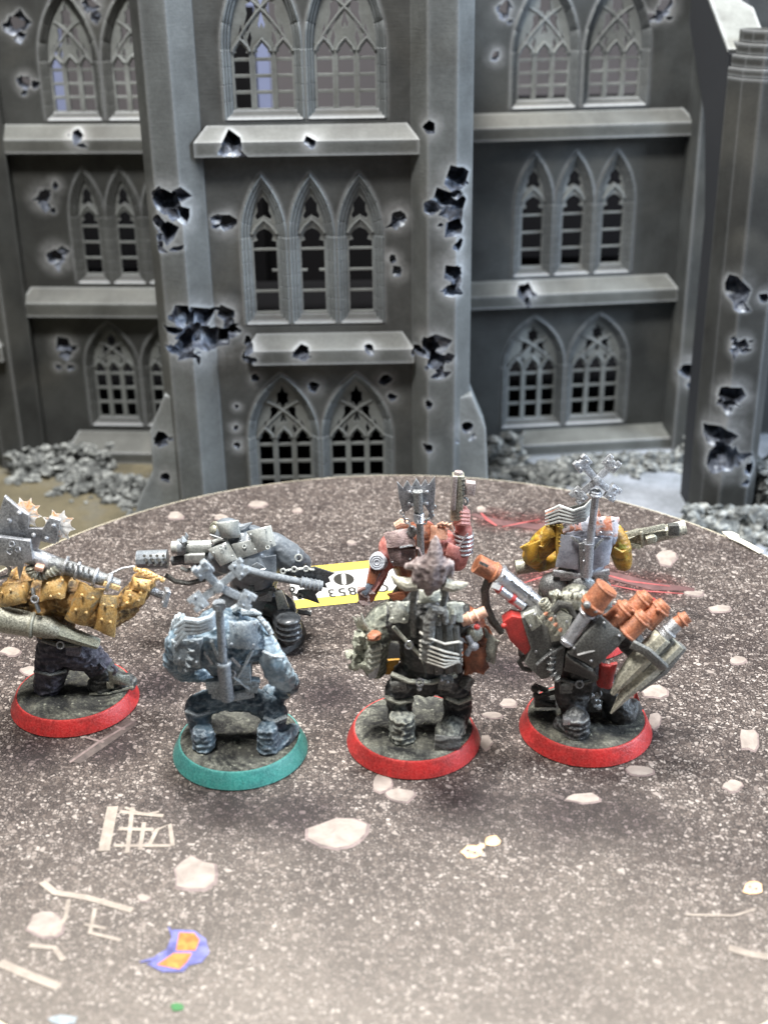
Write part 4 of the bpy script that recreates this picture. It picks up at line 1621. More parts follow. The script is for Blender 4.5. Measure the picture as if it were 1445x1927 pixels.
MB().tube(L([(440, 1148), (452, 1140), (462, 1152)], .0), [.1, .13, .06], 8).tube(L([(455, 1152), (478, 1152), (492, 1156)], -.1), [.1, .08, .03], 8).build('jaw_plate', BLUEPL, f.o, bevel=0)
MB().patch(P(432, 1170, -.45), P(488, 1166, -.4), P(486, 1222, -.62), P(430, 1218, -.66), .14, .09, ragged=.03, seed=1).build('shoulder_plate', BLUEPL, f.o, bevel=.015, rough=.02)
MB().patch(P(322, 1204, -.55), P(382, 1200, -.62), P(378, 1256, -.66), P(330, 1248, -.6), .10, .09, ragged=.03, seed=2).build('shoulder_plate', BLUEPL, f.o, bevel=.015, rough=.02)
MB().gear(P(342, 1210, -.22), (-.85, -.45, .2), s(56), s(46), 20, .16).build('saw_blade', BLUEPL, f.o, bevel=.01, smooth=False)
st = MB()
for k in range(4):
    q = [(410 - k * .5, 1146 + k * 8, -.6), (398, 1162 + k * 6, -.7), (374, 1170 + k * 6, -.76), (350, 1166 + k * 8, -.76), (330, 1180 + k * 12, -.66)]
    st.tube(L(q), [.035, .07, .075, .07, .04], 8)
st.build('topknot_hair', paint('hair_strand_blue', C(150, 172, 186), C(52, 62, 76), C(232, 240, 244), sc=5, edge=.6), f.o)
pole = MB().tube(L([(427, 1312, -.55), (420, 1240, -.75), (412, 1134, -.95)]), [s(8.5), s(8), s(7.5)], 14).build('banner_pole', PLAST_W, f.o)
MB().tube(L([(428, 1314, -.53), (421, 1246, -.73)]), [s(13), s(12)], 14).build('pole_sleeve', PLAST_W, pole)
MB().torus(P(421, 1247, -.74), P(412, 1134, -.95) - P(427, 1312, -.55), s(11), s(4), 16, 8).build('pole_ring', PLAST_W, pole)
MB().cyl(P(413, 1144, -.94), P(412, 1134, -.955), s(12), s(11)).build('pole_cap', PLAST_W, pole)
cross(f, (412, 1104), [(378, 1068, -.1), (456, 1066, .1), (470, 1132, 0), (368, 1136, -.15)], PLAST_W, .16, .4, .12, -1.0)
MB().bar(P(385, 1226, -.62), P(400, 1250, -.66), .05, .05).bar(P(436, 1238, -.7), P(452, 1254, -.68), .05, .05).build('straps', STEEL, f.o)
MB().box(P(452, 1268, -.5), (.5, .2, .5)).build('belt_pouch', BLUEG, f.o, bevel=.05)
MB().tube([P(400, 1306, -.42), P(435, 1312, -.5), P(478, 1304, -.4)], .07, 8, 1.8).build('belt', BLUEPL, f.o)

# ---------------------------------------------------------------- D: figure with pale-corded bundle and horned hide trophy
f = Fig(.62, 25.6, 'charcoal miniature with corded bundle and horned hide trophy on red-rimmed base', RED_RIM, SAND_L)
P, G, s, L = f.P, f.G, f.s, f.L
lf, rf = G(757, 1392), G(846, 1388)
organic('body', [
    ('t', [P(770, 1272, .0), P(752, 1300, -.06), P(752, 1332), lf + Vector((0, 0, .16))], [s(33), s(30), s(24), s(24)], 0), ('f', lf, (s(27), .08, .22, .36, .5, .66), 2),
    ('t', [lf + Vector((0, 0, .14)), lf + Vector((-.12, .45, .1))], [s(23), s(17)], 2),
    ('t', [P(836, 1272), P(858, 1300), P(862, 1336, .0), rf + Vector((.1, .2, .2))], [s(36), s(30), s(27), s(24)], 0),
    ('t', [rf + Vector((.1, .15, .2)), rf + Vector((-.06, -.12, .2))], [s(26), s(26)], 2),
    ('t', [P(800, 1274), P(798, 1230), P(800, 1184), P(802, 1156)], [s(40), s(46), s(56), s(52)], 1),
    ('e', P(748, 1168), (s(38), s(40), s(36)), 1),
    ('e', P(856, 1164), (s(36), s(40), s(34)), 1),
    ('t', [P(728, 1166), P(704, 1196, -.1), P(700, 1224, -.05)], [s(30), s(34), s(30)], 3),
    ('t', [P(700, 1220, -.05), P(706, 1256, .2)], [s(32), s(24)], 3),
    ('t', [P(876, 1166), P(900, 1196, .0), P(914, 1226, .1)], [s(28), s(26), s(22)], 4),
    ('t', [P(912, 1222, .1), P(884, 1240, .3)], [s(24), s(22)], 4),
    ('e', P(808, 1128, -.02), (s(27), s(29), s(24)), 3),
], [COAL, BLACKP, STONEC, FUR, RUST], f.o, .036, .045, 5)
MB().patch(P(729, 1134, -.5), P(772, 1130, -.5), P(768, 1172, -.72), P(732, 1170, -.7), .08, .12, ragged=.03, seed=3).build('shoulder_plate', STONEC, f.o, bevel=.02, rough=.03)
MB().patch(P(836, 1132, -.5), P(872, 1132, -.45), P(868, 1170, -.66), P(838, 1168, -.7), .08, .12, ragged=.03, seed=4).build('shoulder_plate', STONEC, f.o, bevel=.02, rough=.03)
MB().patch(P(788, 1110, -.4), P(828, 1110, -.4), P(828, 1132, -.5), P(788, 1134, -.5), .1, .1).tube(L([(786, 1134), (808, 1131), (830, 1130)], -.52), .05, 8).build('collar_plate', STONEC, f.o, bevel=.02, rough=.02)
fur = MB()
rf_ = random.Random(4)
for i in range(34):
    a = rf_.uniform(-1, 1)
    b_ = rf_.random()
    p = P(690 + 20 * a - 14 * (b_ > .5), 1192 + 62 * b_, -.42 - .1 * rf_.random())
    fur.stone(p, rf_.uniform(.07, .15), seed=i * 1.9, sub=1, amp=.5)
fur.build('fur_cuff', FUR, f.o, smooth=True)
MB().stone(P(704, 1196, -.6), .13, 3, 2, 1, .4).build('scar_patch', RUST, f.o)
fist = MB()
for k in range(4):
    fist.tube(L([(716 - k * 2, 1216 + k * 11, -.5), (698 - k, 1222 + k * 11, -.62), (690, 1232 + k * 9, -.52)]), [.085, .09, .06], 8)
fist.build('fist', STONEC, f.o)
MB().poly(L([(724, 1242), (752, 1240), (748, 1250), (760, 1254), (752, 1268), (726, 1268), (718, 1262)], .25), .08).build('axe_blade', YELLOW, f.o, bevel=.01)
MB().poly(L([(690, 1250), (716, 1246), (708, 1274), (694, 1278)], -.3), .1).build('axe_grip', STEEL, f.o, bevel=.02)
bun = MB()
for k, (x, r) in enumerate(((806, 12), (824, 14), (844, 13), (858, 10))):
    bun.tube(L([(x - 4, 1160 + 6 * k, -.72), (x, 1226, -.86), (x + 2, 1262, -.78)]), [s(r), s(r * 1.1), s(r * .8)], 10)
bun.build('bundle', BLACKP, f.o, rough=.025)
cord = MB()
for k, (y0, y1) in enumerate(((1206, 1234), (1214, 1244), (1222, 1252), (1232, 1256), (1190, 1222), (1238, 1262))):
    cord.tube(L([(790, y0, -.86), (806, (y0 * 2 + y1) / 3, -1.06), (836, (y0 + y1) / 2 + 6, -1.1), (862, y1 - 2 - k * 3, -.98), (868, y1 - 12, -.8)]), .03, 7)
cord.build('cord', paint('pale_cord', C(214, 210, 196), C(150, 146, 134), C(244, 242, 232), sc=5), f.o)
hk = MB().tube(L([(806, 1206), (808, 1168), (818, 1148), (834, 1150), (838, 1170)], -.95), [.13, .15, .14, .12, .08], 10)
hk.cyl(P(802, 1236, -.95), P(803, 1206, -.98), s(9), s(8)).torus(P(803, 1206, -.98), (0, 0, 1), s(8), .03).build('hooked_launcher', COAL, f.o)
MB().pipe(P(868, 1170, -.35), P(914, 1150, -.3), s(10), s(6)).torus(P(884, 1163, -.34), (.9, .1, .4), s(10), .03).torus(P(896, 1158, -.33), (.9, .1, .4), s(10), .03).build('peach_tube', PEACH, f.o)
MB().stone(P(892, 1192, -.3), s(18), 2, 2, 1, .25).build('shoulder_lump', STONEC, f.o)
MB().ell(P(897, 1180, -.45), s(6)).build('red_stud', RED, f.o)
MB().tube(L([(880, 1196), (888, 1212), (878, 1232)], -.4), .07, 8).ell(P(892, 1216, -.4), s(9)).build('arm_buckle', PALEP, f.o)
MB().patch(P(874, 1212, -.35), P(916, 1212, -.2), P(918, 1262, -.1), P(876, 1266, -.3), .15, .09, ragged=.05, seed=8).build('leather_sleeve', RUST, f.o, bevel=.02, rough=.03)
MB().patch(P(910, 1178, -.2), P(936, 1206, .0), P(930, 1246, .0), P(908, 1240, -.2), .14, .1, ragged=.04, seed=9).build('forearm_plate', STONEC, f.o, bevel=.02, rough=.04)
MB().box(P(878, 1284, -.3), (.26, .2, .3), frame((.5, .3, .8))).build('dangling_pouch', COAL, f.o, bevel=.03)
MB().patch(rf + Vector((-.36, -.42, .38)), rf + Vector((.25, -.4, .3)), rf + Vector((.2, -.45, -.02)), rf + Vector((-.4, -.5, -.02)), .06, .08).build('boot_sole', COAL, f.o, bevel=.03, rough=.02)
sticks = [MB().tube(L([(779, 1196, -.6), (776, 1140, -.75), (782, 1086, -.85)]), s(6), 9), MB().tube(L([(828, 1160, -.7), (838, 1120, -.8), (836, 1080, -.85)]), s(6.5), 9)]
for q in sticks:
    q.build('trophy_stick', COAL, f.o, rough=.02)
hide = organic('hide_trophy', [
    ('t', [P(820, 1012, -.8), P(818, 1034, -.85), P(816, 1060, -.9), P(810, 1088, -.95), P(806, 1116, -.9)], [s(6), s(14), s(20), s(18), s(8)], 0),
    ('t', [P(812, 1056, -.9), P(786, 1060, -.85), P(764, 1066, -.85)], [s(13), s(11), s(6)], 0),
    ('t', [P(820, 1056, -.9), P(846, 1062, -.85), P(848, 1082, -.85)], [s(13), s(10), s(6)], 0),
    ('t', [P(790, 1066, -.95), P(784, 1090, -.95), P(790, 1104, -.95)], [s(10), s(11), s(6)], 0),
    ('t', [P(834, 1066, -.95), P(828, 1092, -.98), P(822, 1108, -.95)], [s(10), s(9), s(5)], 0),
], [HIDE], f.o, .035, .03, 7)
MB().tube(L([(784, 1098), (764, 1100), (746, 1092), (736, 1082)], -.9), [s(13), s(12), s(8), s(2)], 10).build('horn', BONE, hide)
MB().tube(L([(836, 1098), (852, 1104), (868, 1102), (880, 1098)], -.9), [s(12), s(11), s(8), s(2)], 10).build('horn', BONE, hide)

# ---------------------------------------------------------------- A: ochre-armoured figure with the saw weapon
f = Fig(-7.9, 27.5, 'ochre-armoured miniature carrying a twin saw-gear weapon on red-rimmed base', RED_RIM, SAND)
P, G, s, L = f.P, f.G, f.s, f.L
lf, rf = G(92, 1300), G(196, 1296)
organic('body', [
    ('t', [P(104, 1222), P(98, 1258, -.1), lf + Vector((0, 0, .12))], [s(36), s(33), s(27)], 0),
    ('t', [lf + Vector((0, 0, .1)), lf + Vector((-.25, .35, .1))], [s(25), s(17)], 2), ('f', lf, (s(27), .1, .3), 0), ('f', rf, (s(26), .1, .24, .38), 2),
    ('t', [P(118, 1222), P(168, 1236, -.1), P(196, 1262, .05)], [s(36), s(31), s(26)], 0),
    ('t', [P(194, 1262), P(196, 1282, .1), rf + Vector((0, 0, .1))], [s(28), s(26), s(24)], 2),
    ('t', [rf + Vector((-.1, 0, .12)), rf + Vector((.45, .1, .14)), rf + Vector((.62, .12, .1))], [s(24), s(23), s(18)], 2),
    ('t', [P(112, 1222), P(106, 1186)], [s(34), s(38)], 0), ('t', [P(104, 1176), P(82, 1140, .05), P(66, 1124, .1)], [s(40), s(50), s(46)], 1),
    ('e', P(34, 1124, .0), (s(40), s(42), s(36)), 1),
    ('e', P(120, 1122, .0), (s(46), s(42), s(36)), 1),
    ('t', [P(120, 1120, -.1), P(166, 1140, -.25), P(200, 1160, -.2)], [s(36), s(36), s(30)], 1),
    ('t', [P(200, 1160, -.2), P(236, 1142, .0), P(268, 1104, .1)], [s(28), s(26), s(22)], 1),
    ('e', P(272, 1094, .1), s(24), 1),
    ('e', P(44, 1092, .3), s(28), 1),
], [PURPLE, UNDER, BOOT], f.o, .038, .045, 5)
MB().patch(P(-4, 1104, -.5), P(64, 1090, -.5), P(50, 1134, -.72), P(0, 1142, -.62), .22, .08, ragged=.02, seed=1).build('shoulder_plate', OCHRE, f.o, bevel=.02)
MB().patch(P(80, 1090, -.45), P(136, 1076, -.4), P(122, 1126, -.7), P(76, 1132, -.7), .22, .08, ragged=.03, seed=2).build('shoulder_plate', OCHRE, f.o, bevel=.02)


def band(name, a0, a1, b1, b0, dy, mat, seed, rows=2):
    mb = MB()
    mb.patch(P(*a0, dy), P(*a1, dy), P(*b1, dy - .1), P(*b0, dy - .1), .16, .07, ragged=.015, seed=seed)
    for r in range(rows):
        for c in range(2):
            u, v = .28 + .44 * c, .3 + .4 * r
            px = (a0[0] * (1 - u) + a1[0] * u) * (1 - v) + (b0[0] * (1 - u) + b1[0] * u) * v
            py = (a0[1] * (1 - u) + a1[1] * u) * (1 - v) + (b0[1] * (1 - u) + b1[1] * u) * v
            mb.ell(P(px, py, dy - .23), .045, 8, 5)
    return mb.build(name, mat, f.o, bevel=.015)


band('arm_band', (150, 1096), (198, 1108), (166, 1178), (122, 1164), -.52, OCHRE, 3)
band('arm_band', (190, 1116), (224, 1120), (216, 1198), (178, 1182), -.5, OCHRE, 4)
band('wrist_band', (236, 1112), (280, 1104), (272, 1136), (222, 1150), -.3, OCHRE, 5)
band('glove_plate', (252, 1086), (286, 1092), (282, 1112), (248, 1108), -.3, OCHRE_L, 6, 1)
kn = MB()
for k in range(6):
    a = P(256 + 10 * k, 1072 + 4 * k, -.15)
    kn.tube([a, a + Vector((.02, -.03, .12))], [.05, .005], 6)
    kn.ell(a, .06, 8, 6)
kn.tube(L([(252, 1070), (280, 1078), (310, 1092)], -.12), .05, 8).build('knuckle_spikes', OCHRE_L, f.o)
MB().tube(L([(200, 1084), (230, 1070), (254, 1066)], -.1), .035, 7).build('linkage_rod', STEEL, f.o)
wpn = MB().tube(L([(-40, 1020, -.35), (60, 1046, -.38), (124, 1072, -.38)]), [s(18), s(17), s(16)], 12).build('weapon_body', STEEL, f.o)
MB().tube(L([(60, 1050, -.4), (120, 1066, -.42), (176, 1084, -.42), (224, 1100, -.3)]), [s(13), s(14), s(13), s(10)], 12).build('weapon_barrel', STEEL_D, wpn)
sl = MB()
for (x, y) in ((124, 1064), (146, 1074), (180, 1086), (206, 1096)):
    sl.torus(P(x, y, -.42), (.93, 0, -.34), s(15), .04, 16, 7)
sl.build('barrel_ring', STEEL, wpn)
pm = MB().poly(L([(-20, 1006), (58, 1016), (64, 1052), (30, 1064), (-20, 1060)], -.62), .14)
for (x, y) in ((23, 1024), (34, 1034), (19, 1038)):
    pm.torus(P(x, y, -.7), (0, -1, .3), .06, .02, 12, 6)
pm.build('vent_plate', STEEL, wpn, bevel=.02)
bl = MB().poly(L([(-14, 1010), (10, 932), (40, 958), (56, 968), (56, 992), (82, 994), (94, 972), (116, 978), (106, 1022), (78, 1016), (72, 1034), (30, 1024)], -.4), .13)
for (x, y) in ((37, 966), (101, 990), (18, 980), (64, 1008), (88, 1014)):
    bl.ell(P(x, y, -.5), .06, 9, 6)
bl.build('saw_housing', STEEL, wpn, bevel=.02, rough=.01)
MB().gear(P(48, 966, -.28), (.15, -1, .35), s(30), s(21), 9, .1).build('saw_gear', GEAR, wpn, bevel=.005)
MB().gear(P(110, 990, -.28), (.15, -1, .35), s(31), s(22), 9, .1).build('saw_gear', GEAR, wpn, bevel=.005)
hs = MB()
hp = L([(56, 1066), (60, 1080), (76, 1086), (92, 1080), (108, 1070)], -.6)
hs.tube(hp, .09, 10)
for i in range(len(hp) - 1):
    for t in (.2, .6):
        hs.torus(hp[i].lerp(hp[i + 1], t), hp[i + 1] - hp[i], .095, .025, 12, 5)
hs.build('ribbed_hose', BRASS, wpn)
MB().tube(L([(0, 1088), (16, 1084), (20, 1072), (10, 1060)], -.5), .04, 8).build('hook', STEEL, wpn)
MB().poly(L([(34, 1058), (48, 1056), (44, 1072), (38, 1090), (34, 1072)], -.6), .05).build('shard', STEEL, wpn)
MB().box(P(76, 1066, -.62), (.3, .12, .2), frame((.9, 0, -.3))).build('pink_cell', PEACH, wpn, bevel=.03)
grip = MB().tube(L([(284, 1110), (300, 1118), (316, 1122)], .0), [.12, .11, .1], 10).box(P(312, 1124, -.1), (.3, .12, .42), frame((.3, .1, .9)))
for (x, y) in ((316, 1114), (308, 1134)):
    grip.ell(P(x, y, -.2), .055, 8, 6)
grip.build('grip_block', STEEL, wpn, bevel=.02)
MB().tube(L([(-30, 1158, -.55), (4, 1164, -.6), (62, 1176, -.62)]), [s(24), s(26), s(23)], 14).torus(P(62, 1176, -.62), (.95, 0, -.2), s(22), .05).build('slung_canister', BRASS, f.o)
MB().tube(L([(62, 1176, -.62), (92, 1180, -.62), (110, 1188, -.6)]), [s(20), s(21), s(16)], 12).build('canister_neck', BRASS, f.o, rough=.02)
MB().tube(L([(110, 1186, -.6), (150, 1200, -.58), (186, 1212, -.5)]), [s(14), s(13), s(11)], 10).build('slung_handle', FUR, f.o, rough=.03, rs=9)
MB().box(rf + Vector((.25, -.3, .3)), (.16, .1, .16)).build('boot_buckle', BRASS, f.o, bevel=.01)
MB().tube([rf + Vector((-.3, -.28, .02)), rf + Vector((.2, -.3, .05)), rf + Vector((.78, -.1, .1))], .035, 6).build('sole_edge', BRASS, f.o)

# ---------------------------------------------------------------- B: bare plastic gunner
f = Fig(-3.82, 30.75, 'bare grey plastic miniature aiming a perforated gun, on plain black base', BLACK_RIM, SAND)
P, G, s, L = f.P, f.G, f.s, f.L
lf, rf = G(425, 1196), G(545, 1200)
organic('body', [
    ('t', [P(450, 1128), P(424, 1150), lf + Vector((0, 0, .12))], [s(30), s(28), s(24)], 0),
    ('t', [lf + Vector((0, 0, .1)), lf + Vector((-.35, .1, .1))], [s(22), s(16)], 1),
    ('t', [P(496, 1126), P(532, 1146, -.1), rf + Vector((0, 0, .12))], [s(32), s(28), s(24)], 1),
    ('t', [rf + Vector((0, 0, .1)), rf + Vector((.1, .42, .08))], [s(22), s(16)], 1), ('f', rf, (s(26), .1, .26, .42, .6), 1),
    ('t', [P(474, 1128), P(478, 1092), P(478, 1056), P(470, 1036)], [s(40), s(46), s(56), s(50)], 0),
    ('e', P(424, 1048), (s(34), s(36), s(30)), 0),
    ('e', P(496, 1034), (s(38), s(36), s(32)), 0),
    ('t', [P(514, 1026), P(546, 1048, -.1), P(566, 1062, .2)], [s(26), s(27), s(22)], 0),
    ('t', [P(566, 1060, .2), P(520, 1078, .6), P(470, 1072, .8)], [s(22), s(18), s(16)], 0),
    ('t', [P(420, 1056), P(390, 1074, .2), P(372, 1056, .4)], [s(24), s(20), s(17)], 0),
    ('t', [P(452, 1022), P(440, 1002)], [s(20), s(22)], 0),
    ('e', P(428, 1000, .05), (s(30), s(30), s(25)), 0),
], [GREY_PL, GREY_DK], f.o, .04, .016, 5)
hd = MB().patch(P(408, 984, -.36), P(448, 978, -.38), P(454, 1010, -.4), P(418, 1012, -.42), .14, .07).patch(P(412, 992, .3), P(412, 984, -.3), P(450, 980, -.3), P(448, 986, .3), .12, .06)
hd.build('leather_cap', GREY_SH, f.o, bevel=.015)
MB().tube(L([(448, 996, -.1), (462, 992, -.1), (474, 983, -.12)]), [.14, .11, .015], 8).build('ear', GREY_PL, f.o)
MB().torus(P(406, 998, -.1), (-.7, -.6, .2), .2, .05).ell(P(406, 998, -.08), .17).build('goggle', BRASS, f.o)
MB().tube(L([(402, 1020), (416, 1014), (430, 1016)], -.4), .06, 8).build('jaw', GREY_SH, f.o)
pl = MB().patch(P(392, 1034, -.42), P(430, 1018, -.4), P(448, 1052, -.66), P(416, 1066, -.66), .12, .07)
for (x, y) in ((416, 1030), (424, 1050)):
    pl.torus(P(x, y, -.68), (0, -1, .6), .05, .015, 10, 5)
pl.build('shoulder_plate', GREY_SH, f.o, bevel=.012)
pl = MB().patch(P(464, 1000, -.42), P(510, 988, -.4), P(520, 1026, -.62), P(488, 1040, -.64), .12, .07)
pl.torus(P(504, 1030, -.72), (0, -1, .6), .05, .015, 10, 5).build('shoulder_plate', GREY_SH, f.o, bevel=.012)
MB().patch(P(436, 1024, -.5), P(478, 1014, -.5), P(486, 1040, -.62), P(450, 1052, -.62), .08, .06).torus(P(460, 1028, -.66), (0, -1, .6), .05, .015, 10, 5).build('back_plate', GREY_SH, f.o, bevel=.012)
MB().patch(P(462, 1052, -.62), P(520, 1044, -.5), P(520, 1078, -.6), P(470, 1082, -.66), .05, .05).poly(L([(474, 1064), (484, 1058), (498, 1066), (486, 1072)], -.74), .04).build('vest_flap', GREY_PL, f.o, bevel=.012)
MB().tube(L([(440, 1112, -.55), (480, 1120, -.66), (518, 1108, -.5)]), .06, 8, 1.6).box(P(474, 1112, -.7), (.16, .06, .34)).build('belt', GREY_DK, f.o, bevel=.01)
gun = MB().tube(L([(324, 1056, .1), (352, 1052, .1)]), [s(9), s(9)], 14).tube(L([(344, 1052, .1), (420, 1044, .1)]), [s(12), s(15)], 12).build('gun_body', GREY_DK, f.o)
mz = MB().pipe(P(316, 1052, .1), P(259, 1054, .1), s(18), s(14), 12)
mz.build('muzzle_shroud', GREY_PL, gun, bevel=.01)
for r in range(3):
    for c in range(4):
        MB().cyl(P(272 + c * 12 + r * 4, 1046 + r * 8, -.14 - .02 * r), P(272 + c * 12 + r * 4, 1046 + r * 8, -.19 + .035 * abs(r - 1)), .042, n=10).build('shroud_hole', BLACKP, gun)
MB().pipe(P(400, 1028, .05), P(324, 1030, .05), s(12), s(8)).torus(P(336, 1030, .05), (1, 0, 0), s(12.5), .04).build('scope_tube', GREY_SH, gun)
cl = MB().tube(L([(336, 1030, .05), (352, 1029, .05)]), s(16), 12)
dp = P(345, 1018, -.22)
cl.add([dp + Vector((-.12, 0, 0)), dp + Vector((.12, 0, 0)), dp + Vector((0, .02, .15)), dp + Vector((0, -.02, -.15)), dp + Vector((0, -.12, 0)), dp + Vector((0, .1, 0))],
       [(0, 4, 2), (4, 1, 2), (0, 3, 4), (4, 3, 1), (0, 2, 5), (2, 1, 5), (0, 5, 3), (5, 1, 3)])
cl.tube(L([(348, 1016), (352, 1008), (350, 1002)], -.05), [.08, .05, .01], 7).build('scope_clamp', GREY_PL, gun)
MB().box(P(368, 1048, -.1), (.55, .3, .26)).tube(L([(340, 1068), (352, 1074), (372, 1068)], -.05), .06, 8).build('receiver', GREY_SH, gun, bevel=.03)
MB().tube(L([(312, 1082), (330, 1094), (356, 1098), (386, 1090)], .0), .07, 9).build('cable', BLACKP, f.o)
axe = MB().tube(L([(436, 1064, -.75), (500, 1082, -.78), (560, 1094, -.75), (598, 1102, -.7)]), [s(8), s(8), s(7), s(7)], 12).tube(L([(566, 1095, -.74), (606, 1103, -.68)]), [s(10), s(10)], 12).build('axe_shaft', GREY_PL, f.o)
up = [(548, 1076), (592, 1066), (630, 1078), (618, 1086), (622, 1094), (612, 1098), (616, 1106), (602, 1104), (588, 1098), (570, 1096)]
lo = [(562, 1110), (582, 1108), (604, 1110), (594, 1118), (602, 1136), (580, 1128), (556, 1122)]
MB().poly(L(up, -.55), .06).poly(L(lo, -.55), .06).build('axe_head', GREY_DK, axe, bevel=.012)
MB().chain(L([(528, 1076, -.6), (548, 1072, -.64), (570, 1070, -.66), (592, 1072, -.62)]), .10, .03).build('axe_chain', GREY_SH, axe)
MB().chain(L([(548, 1104, -.6), (552, 1118, -.62), (570, 1124, -.62)]), .10, .03).build('axe_chain', GREY_SH, axe)
rw_ = MB()
for k in range(5):
    rw_.torus(P(568 + k * 8, 1095.5 + k * 1.7, -.74 + .012 * k), (.97, .03, -.2), s(10), .025, 12, 5)
rw_.build('shaft_wrapping', GREY_PL, axe)
MB().poly(L([(516, 1112), (532, 1112), (548, 1150), (546, 1190), (532, 1206), (526, 1160)], -.45), .12).build('shin_blade', GREY_SH, f.o, bevel=.03)
MB().tube(L([(552, 1150), (568, 1152), (586, 1154)], .1), [.1, .07, .09], 8).build('boot_knot', GREY_DK, f.o)

# ---------------------------------------------------------------- E: figure raising a pistol, crowned axe on its back
f = Fig(.87, 30.75, 'pink-armed miniature raising a pistol, jagged chained axe on its back', BLACK_RIM, SAND)
P, G, s, L = f.P, f.G, f.s, f.L
lf, rf = G(740, 1195), G(836, 1195)
organic('body', [
    ('t', [P(768, 1120), P(748, 1152), lf + Vector((0, 0, .12))], [s(30), s(27), s(23)], 0),
    ('t', [lf + Vector((0, 0, .1)), lf + Vector((-.1, .4, .08))], [s(22), s(16)], 0),
    ('t', [P(812, 1120), P(830, 1152), rf + Vector((0, 0, .12))], [s(30), s(27), s(23)], 0),
    ('t', [rf + Vector((0, 0, .1)), rf + Vector((.1, .4, .08))], [s(22), s(16)], 0),
    ('t', [P(786, 1122), P(788, 1080), P(788, 1044), P(790, 1022)], [s(38), s(42), s(50), s(44)], 2),
    ('e', P(746, 1030), (s(34), s(34), s(30)), 1),
    ('e', P(832, 1024), (s(30), s(34), s(28)), 1),
    ('t', [P(738, 1040), P(716, 1062), P(706, 1094, -.15)], [s(22), s(21), s(17)], 1),
    ('t', [P(706, 1092, -.15), P(694, 1124, -.4)], [s(16), s(12)], 2),
    ('t', [P(836, 1020), P(848, 1042, -.1), P(860, 1056, -.05)], [s(24), s(24), s(20)], 1),
    ('t', [P(860, 1054, -.05), P(872, 1026, .0), P(872, 996, .0), P(868, 976, .0)], [s(20), s(18), s(16), s(15)], 1),
    ('e', P(868, 972, .0), (s(17), s(18), s(16)), 1),
    ('e', P(798, 1000, .3), (s(22), s(24), s(22)), 1),
], [BLACKP, PINK, RUST], f.o, .04, .018, 6)
hand = MB()
for k in range(4):
    hand.tube(L([(880, 964 + k * 7, -.1), (866, 962 + k * 7, -.26), (854, 966 + k * 7, -.2)]), [.085, .085, .06], 8)
hand.tube(L([(878, 966, -.05), (872, 952, -.15), (862, 950, -.18)]), [.08, .07, .05], 8)
hand.build('fist', PINK, f.o)
pk = MB().patch(P(722, 1004, -.35), P(770, 994, -.38), P(784, 1028, -.6), P(728, 1032, -.6), .1, .16, ragged=.02, seed=3)
pk.build('pack_flap', MAUVE, f.o, bevel=.03, rough=.02)
MB().patch(P(728, 1032, -.5), P(784, 1028, -.52), P(780, 1060, -.5), P(738, 1064, -.46), .08, .2, ragged=.02, seed=5).build('pack', MAUVE, f.o, bevel=.03, rough=.02)
MB().tube(L([(744, 990), (756, 984), (768, 986)], -.15), [.1, .13, .1], 9).build('bedroll', PEACH, f.o)
MB().patch(P(810, 990, -.3), P(846, 986, -.25), P(840, 1016, -.45), P(808, 1020, -.5), .1, .1, ragged=.02, seed=6).build('chest_plate', PEACH, f.o, bevel=.02, rough=.02)
sd = MB().cyl(P(713, 1056, -.25), P(709, 1058, -.55), s(18), s(15), 18)
for r in (5, 9, 13):
    sd.torus(P(709, 1058, -.56), (-.1, -1, .35), s(r), .022, 18, 6)
sd.build('shoulder_disc', PALEP, f.o)
MB().bar(P(712, 1076, -.45), P(684, 1118, -.62), .16, .14).build('arm_rod', paint('blue_black_metal', C(96, 108, 124), C(48, 52, 60), C(176, 190, 204), metal=.4, sc=3), f.o, bevel=.03)
MB().bar(P(724, 1074, -.4), P(700, 1112, -.55), .14, .12).build('arm_strap', PINK, f.o, bevel=.03)
cw = MB()
rc2 = random.Random(9)
for i in range(12):
    cw.stone(P(684 + rc2.uniform(-6, 16), 1118 + rc2.uniform(-10, 18), -.5 + rc2.uniform(-.1, .1)), rc2.uniform(.07, .14), seed=i * 2.2, sub=1, amp=.5)
cw.build('claw', MAUVE, f.o)
MB().poly(L([(672, 1112), (688, 1104), (694, 1130), (684, 1142), (676, 1134)], -.6), .1).build('claw_blade', paint('dark_rust', C(96, 62, 58), C(54, 36, 36), C(150, 120, 112), sc=4), f.o, bevel=.02)
axe = MB().tube(L([(792, 1050, -.6), (790, 990, -.7), (787, 930, -.75)]), [s(7), s(6.5), s(6.5)], 12).cyl(P(787, 960, -.73), P(786, 924, -.76), s(9), s(9)).build('axe_shaft', STEEL_D, f.o)
ah = [(747, 906), (758, 918), (766, 904), (774, 916), (783, 900), (792, 914), (800, 902), (806, 912), (818, 896), (819, 920), (816, 960), (812, 982), (806, 962), (798, 950), (776, 952), (766, 962), (756, 958), (750, 936)]
MB().poly(L(ah, -.62), .07).build('axe_blade', STEEL, axe, bevel=.012)
rb = MB()
for y in (926, 948):
    rb.bar(P(768, y + 2, -.72), P(806, y - 2, -.72), .07, .05)
    for x in (770, 803):
        rb.ell(P(x, y, -.77), .05, 8, 5)
for k in range(6):
    rb.torus(P(788, 966 + k * 3, -.735), (0, -.1, 1), s(8), .022, 12, 5)
rb.build('axe_rivet_band', SILVER, axe)
MB().chain(L([(756, 960, -.6), (760, 974, -.62), (770, 986, -.66), (776, 998, -.6)]), .09, .028).build('axe_chain', STEEL, axe)
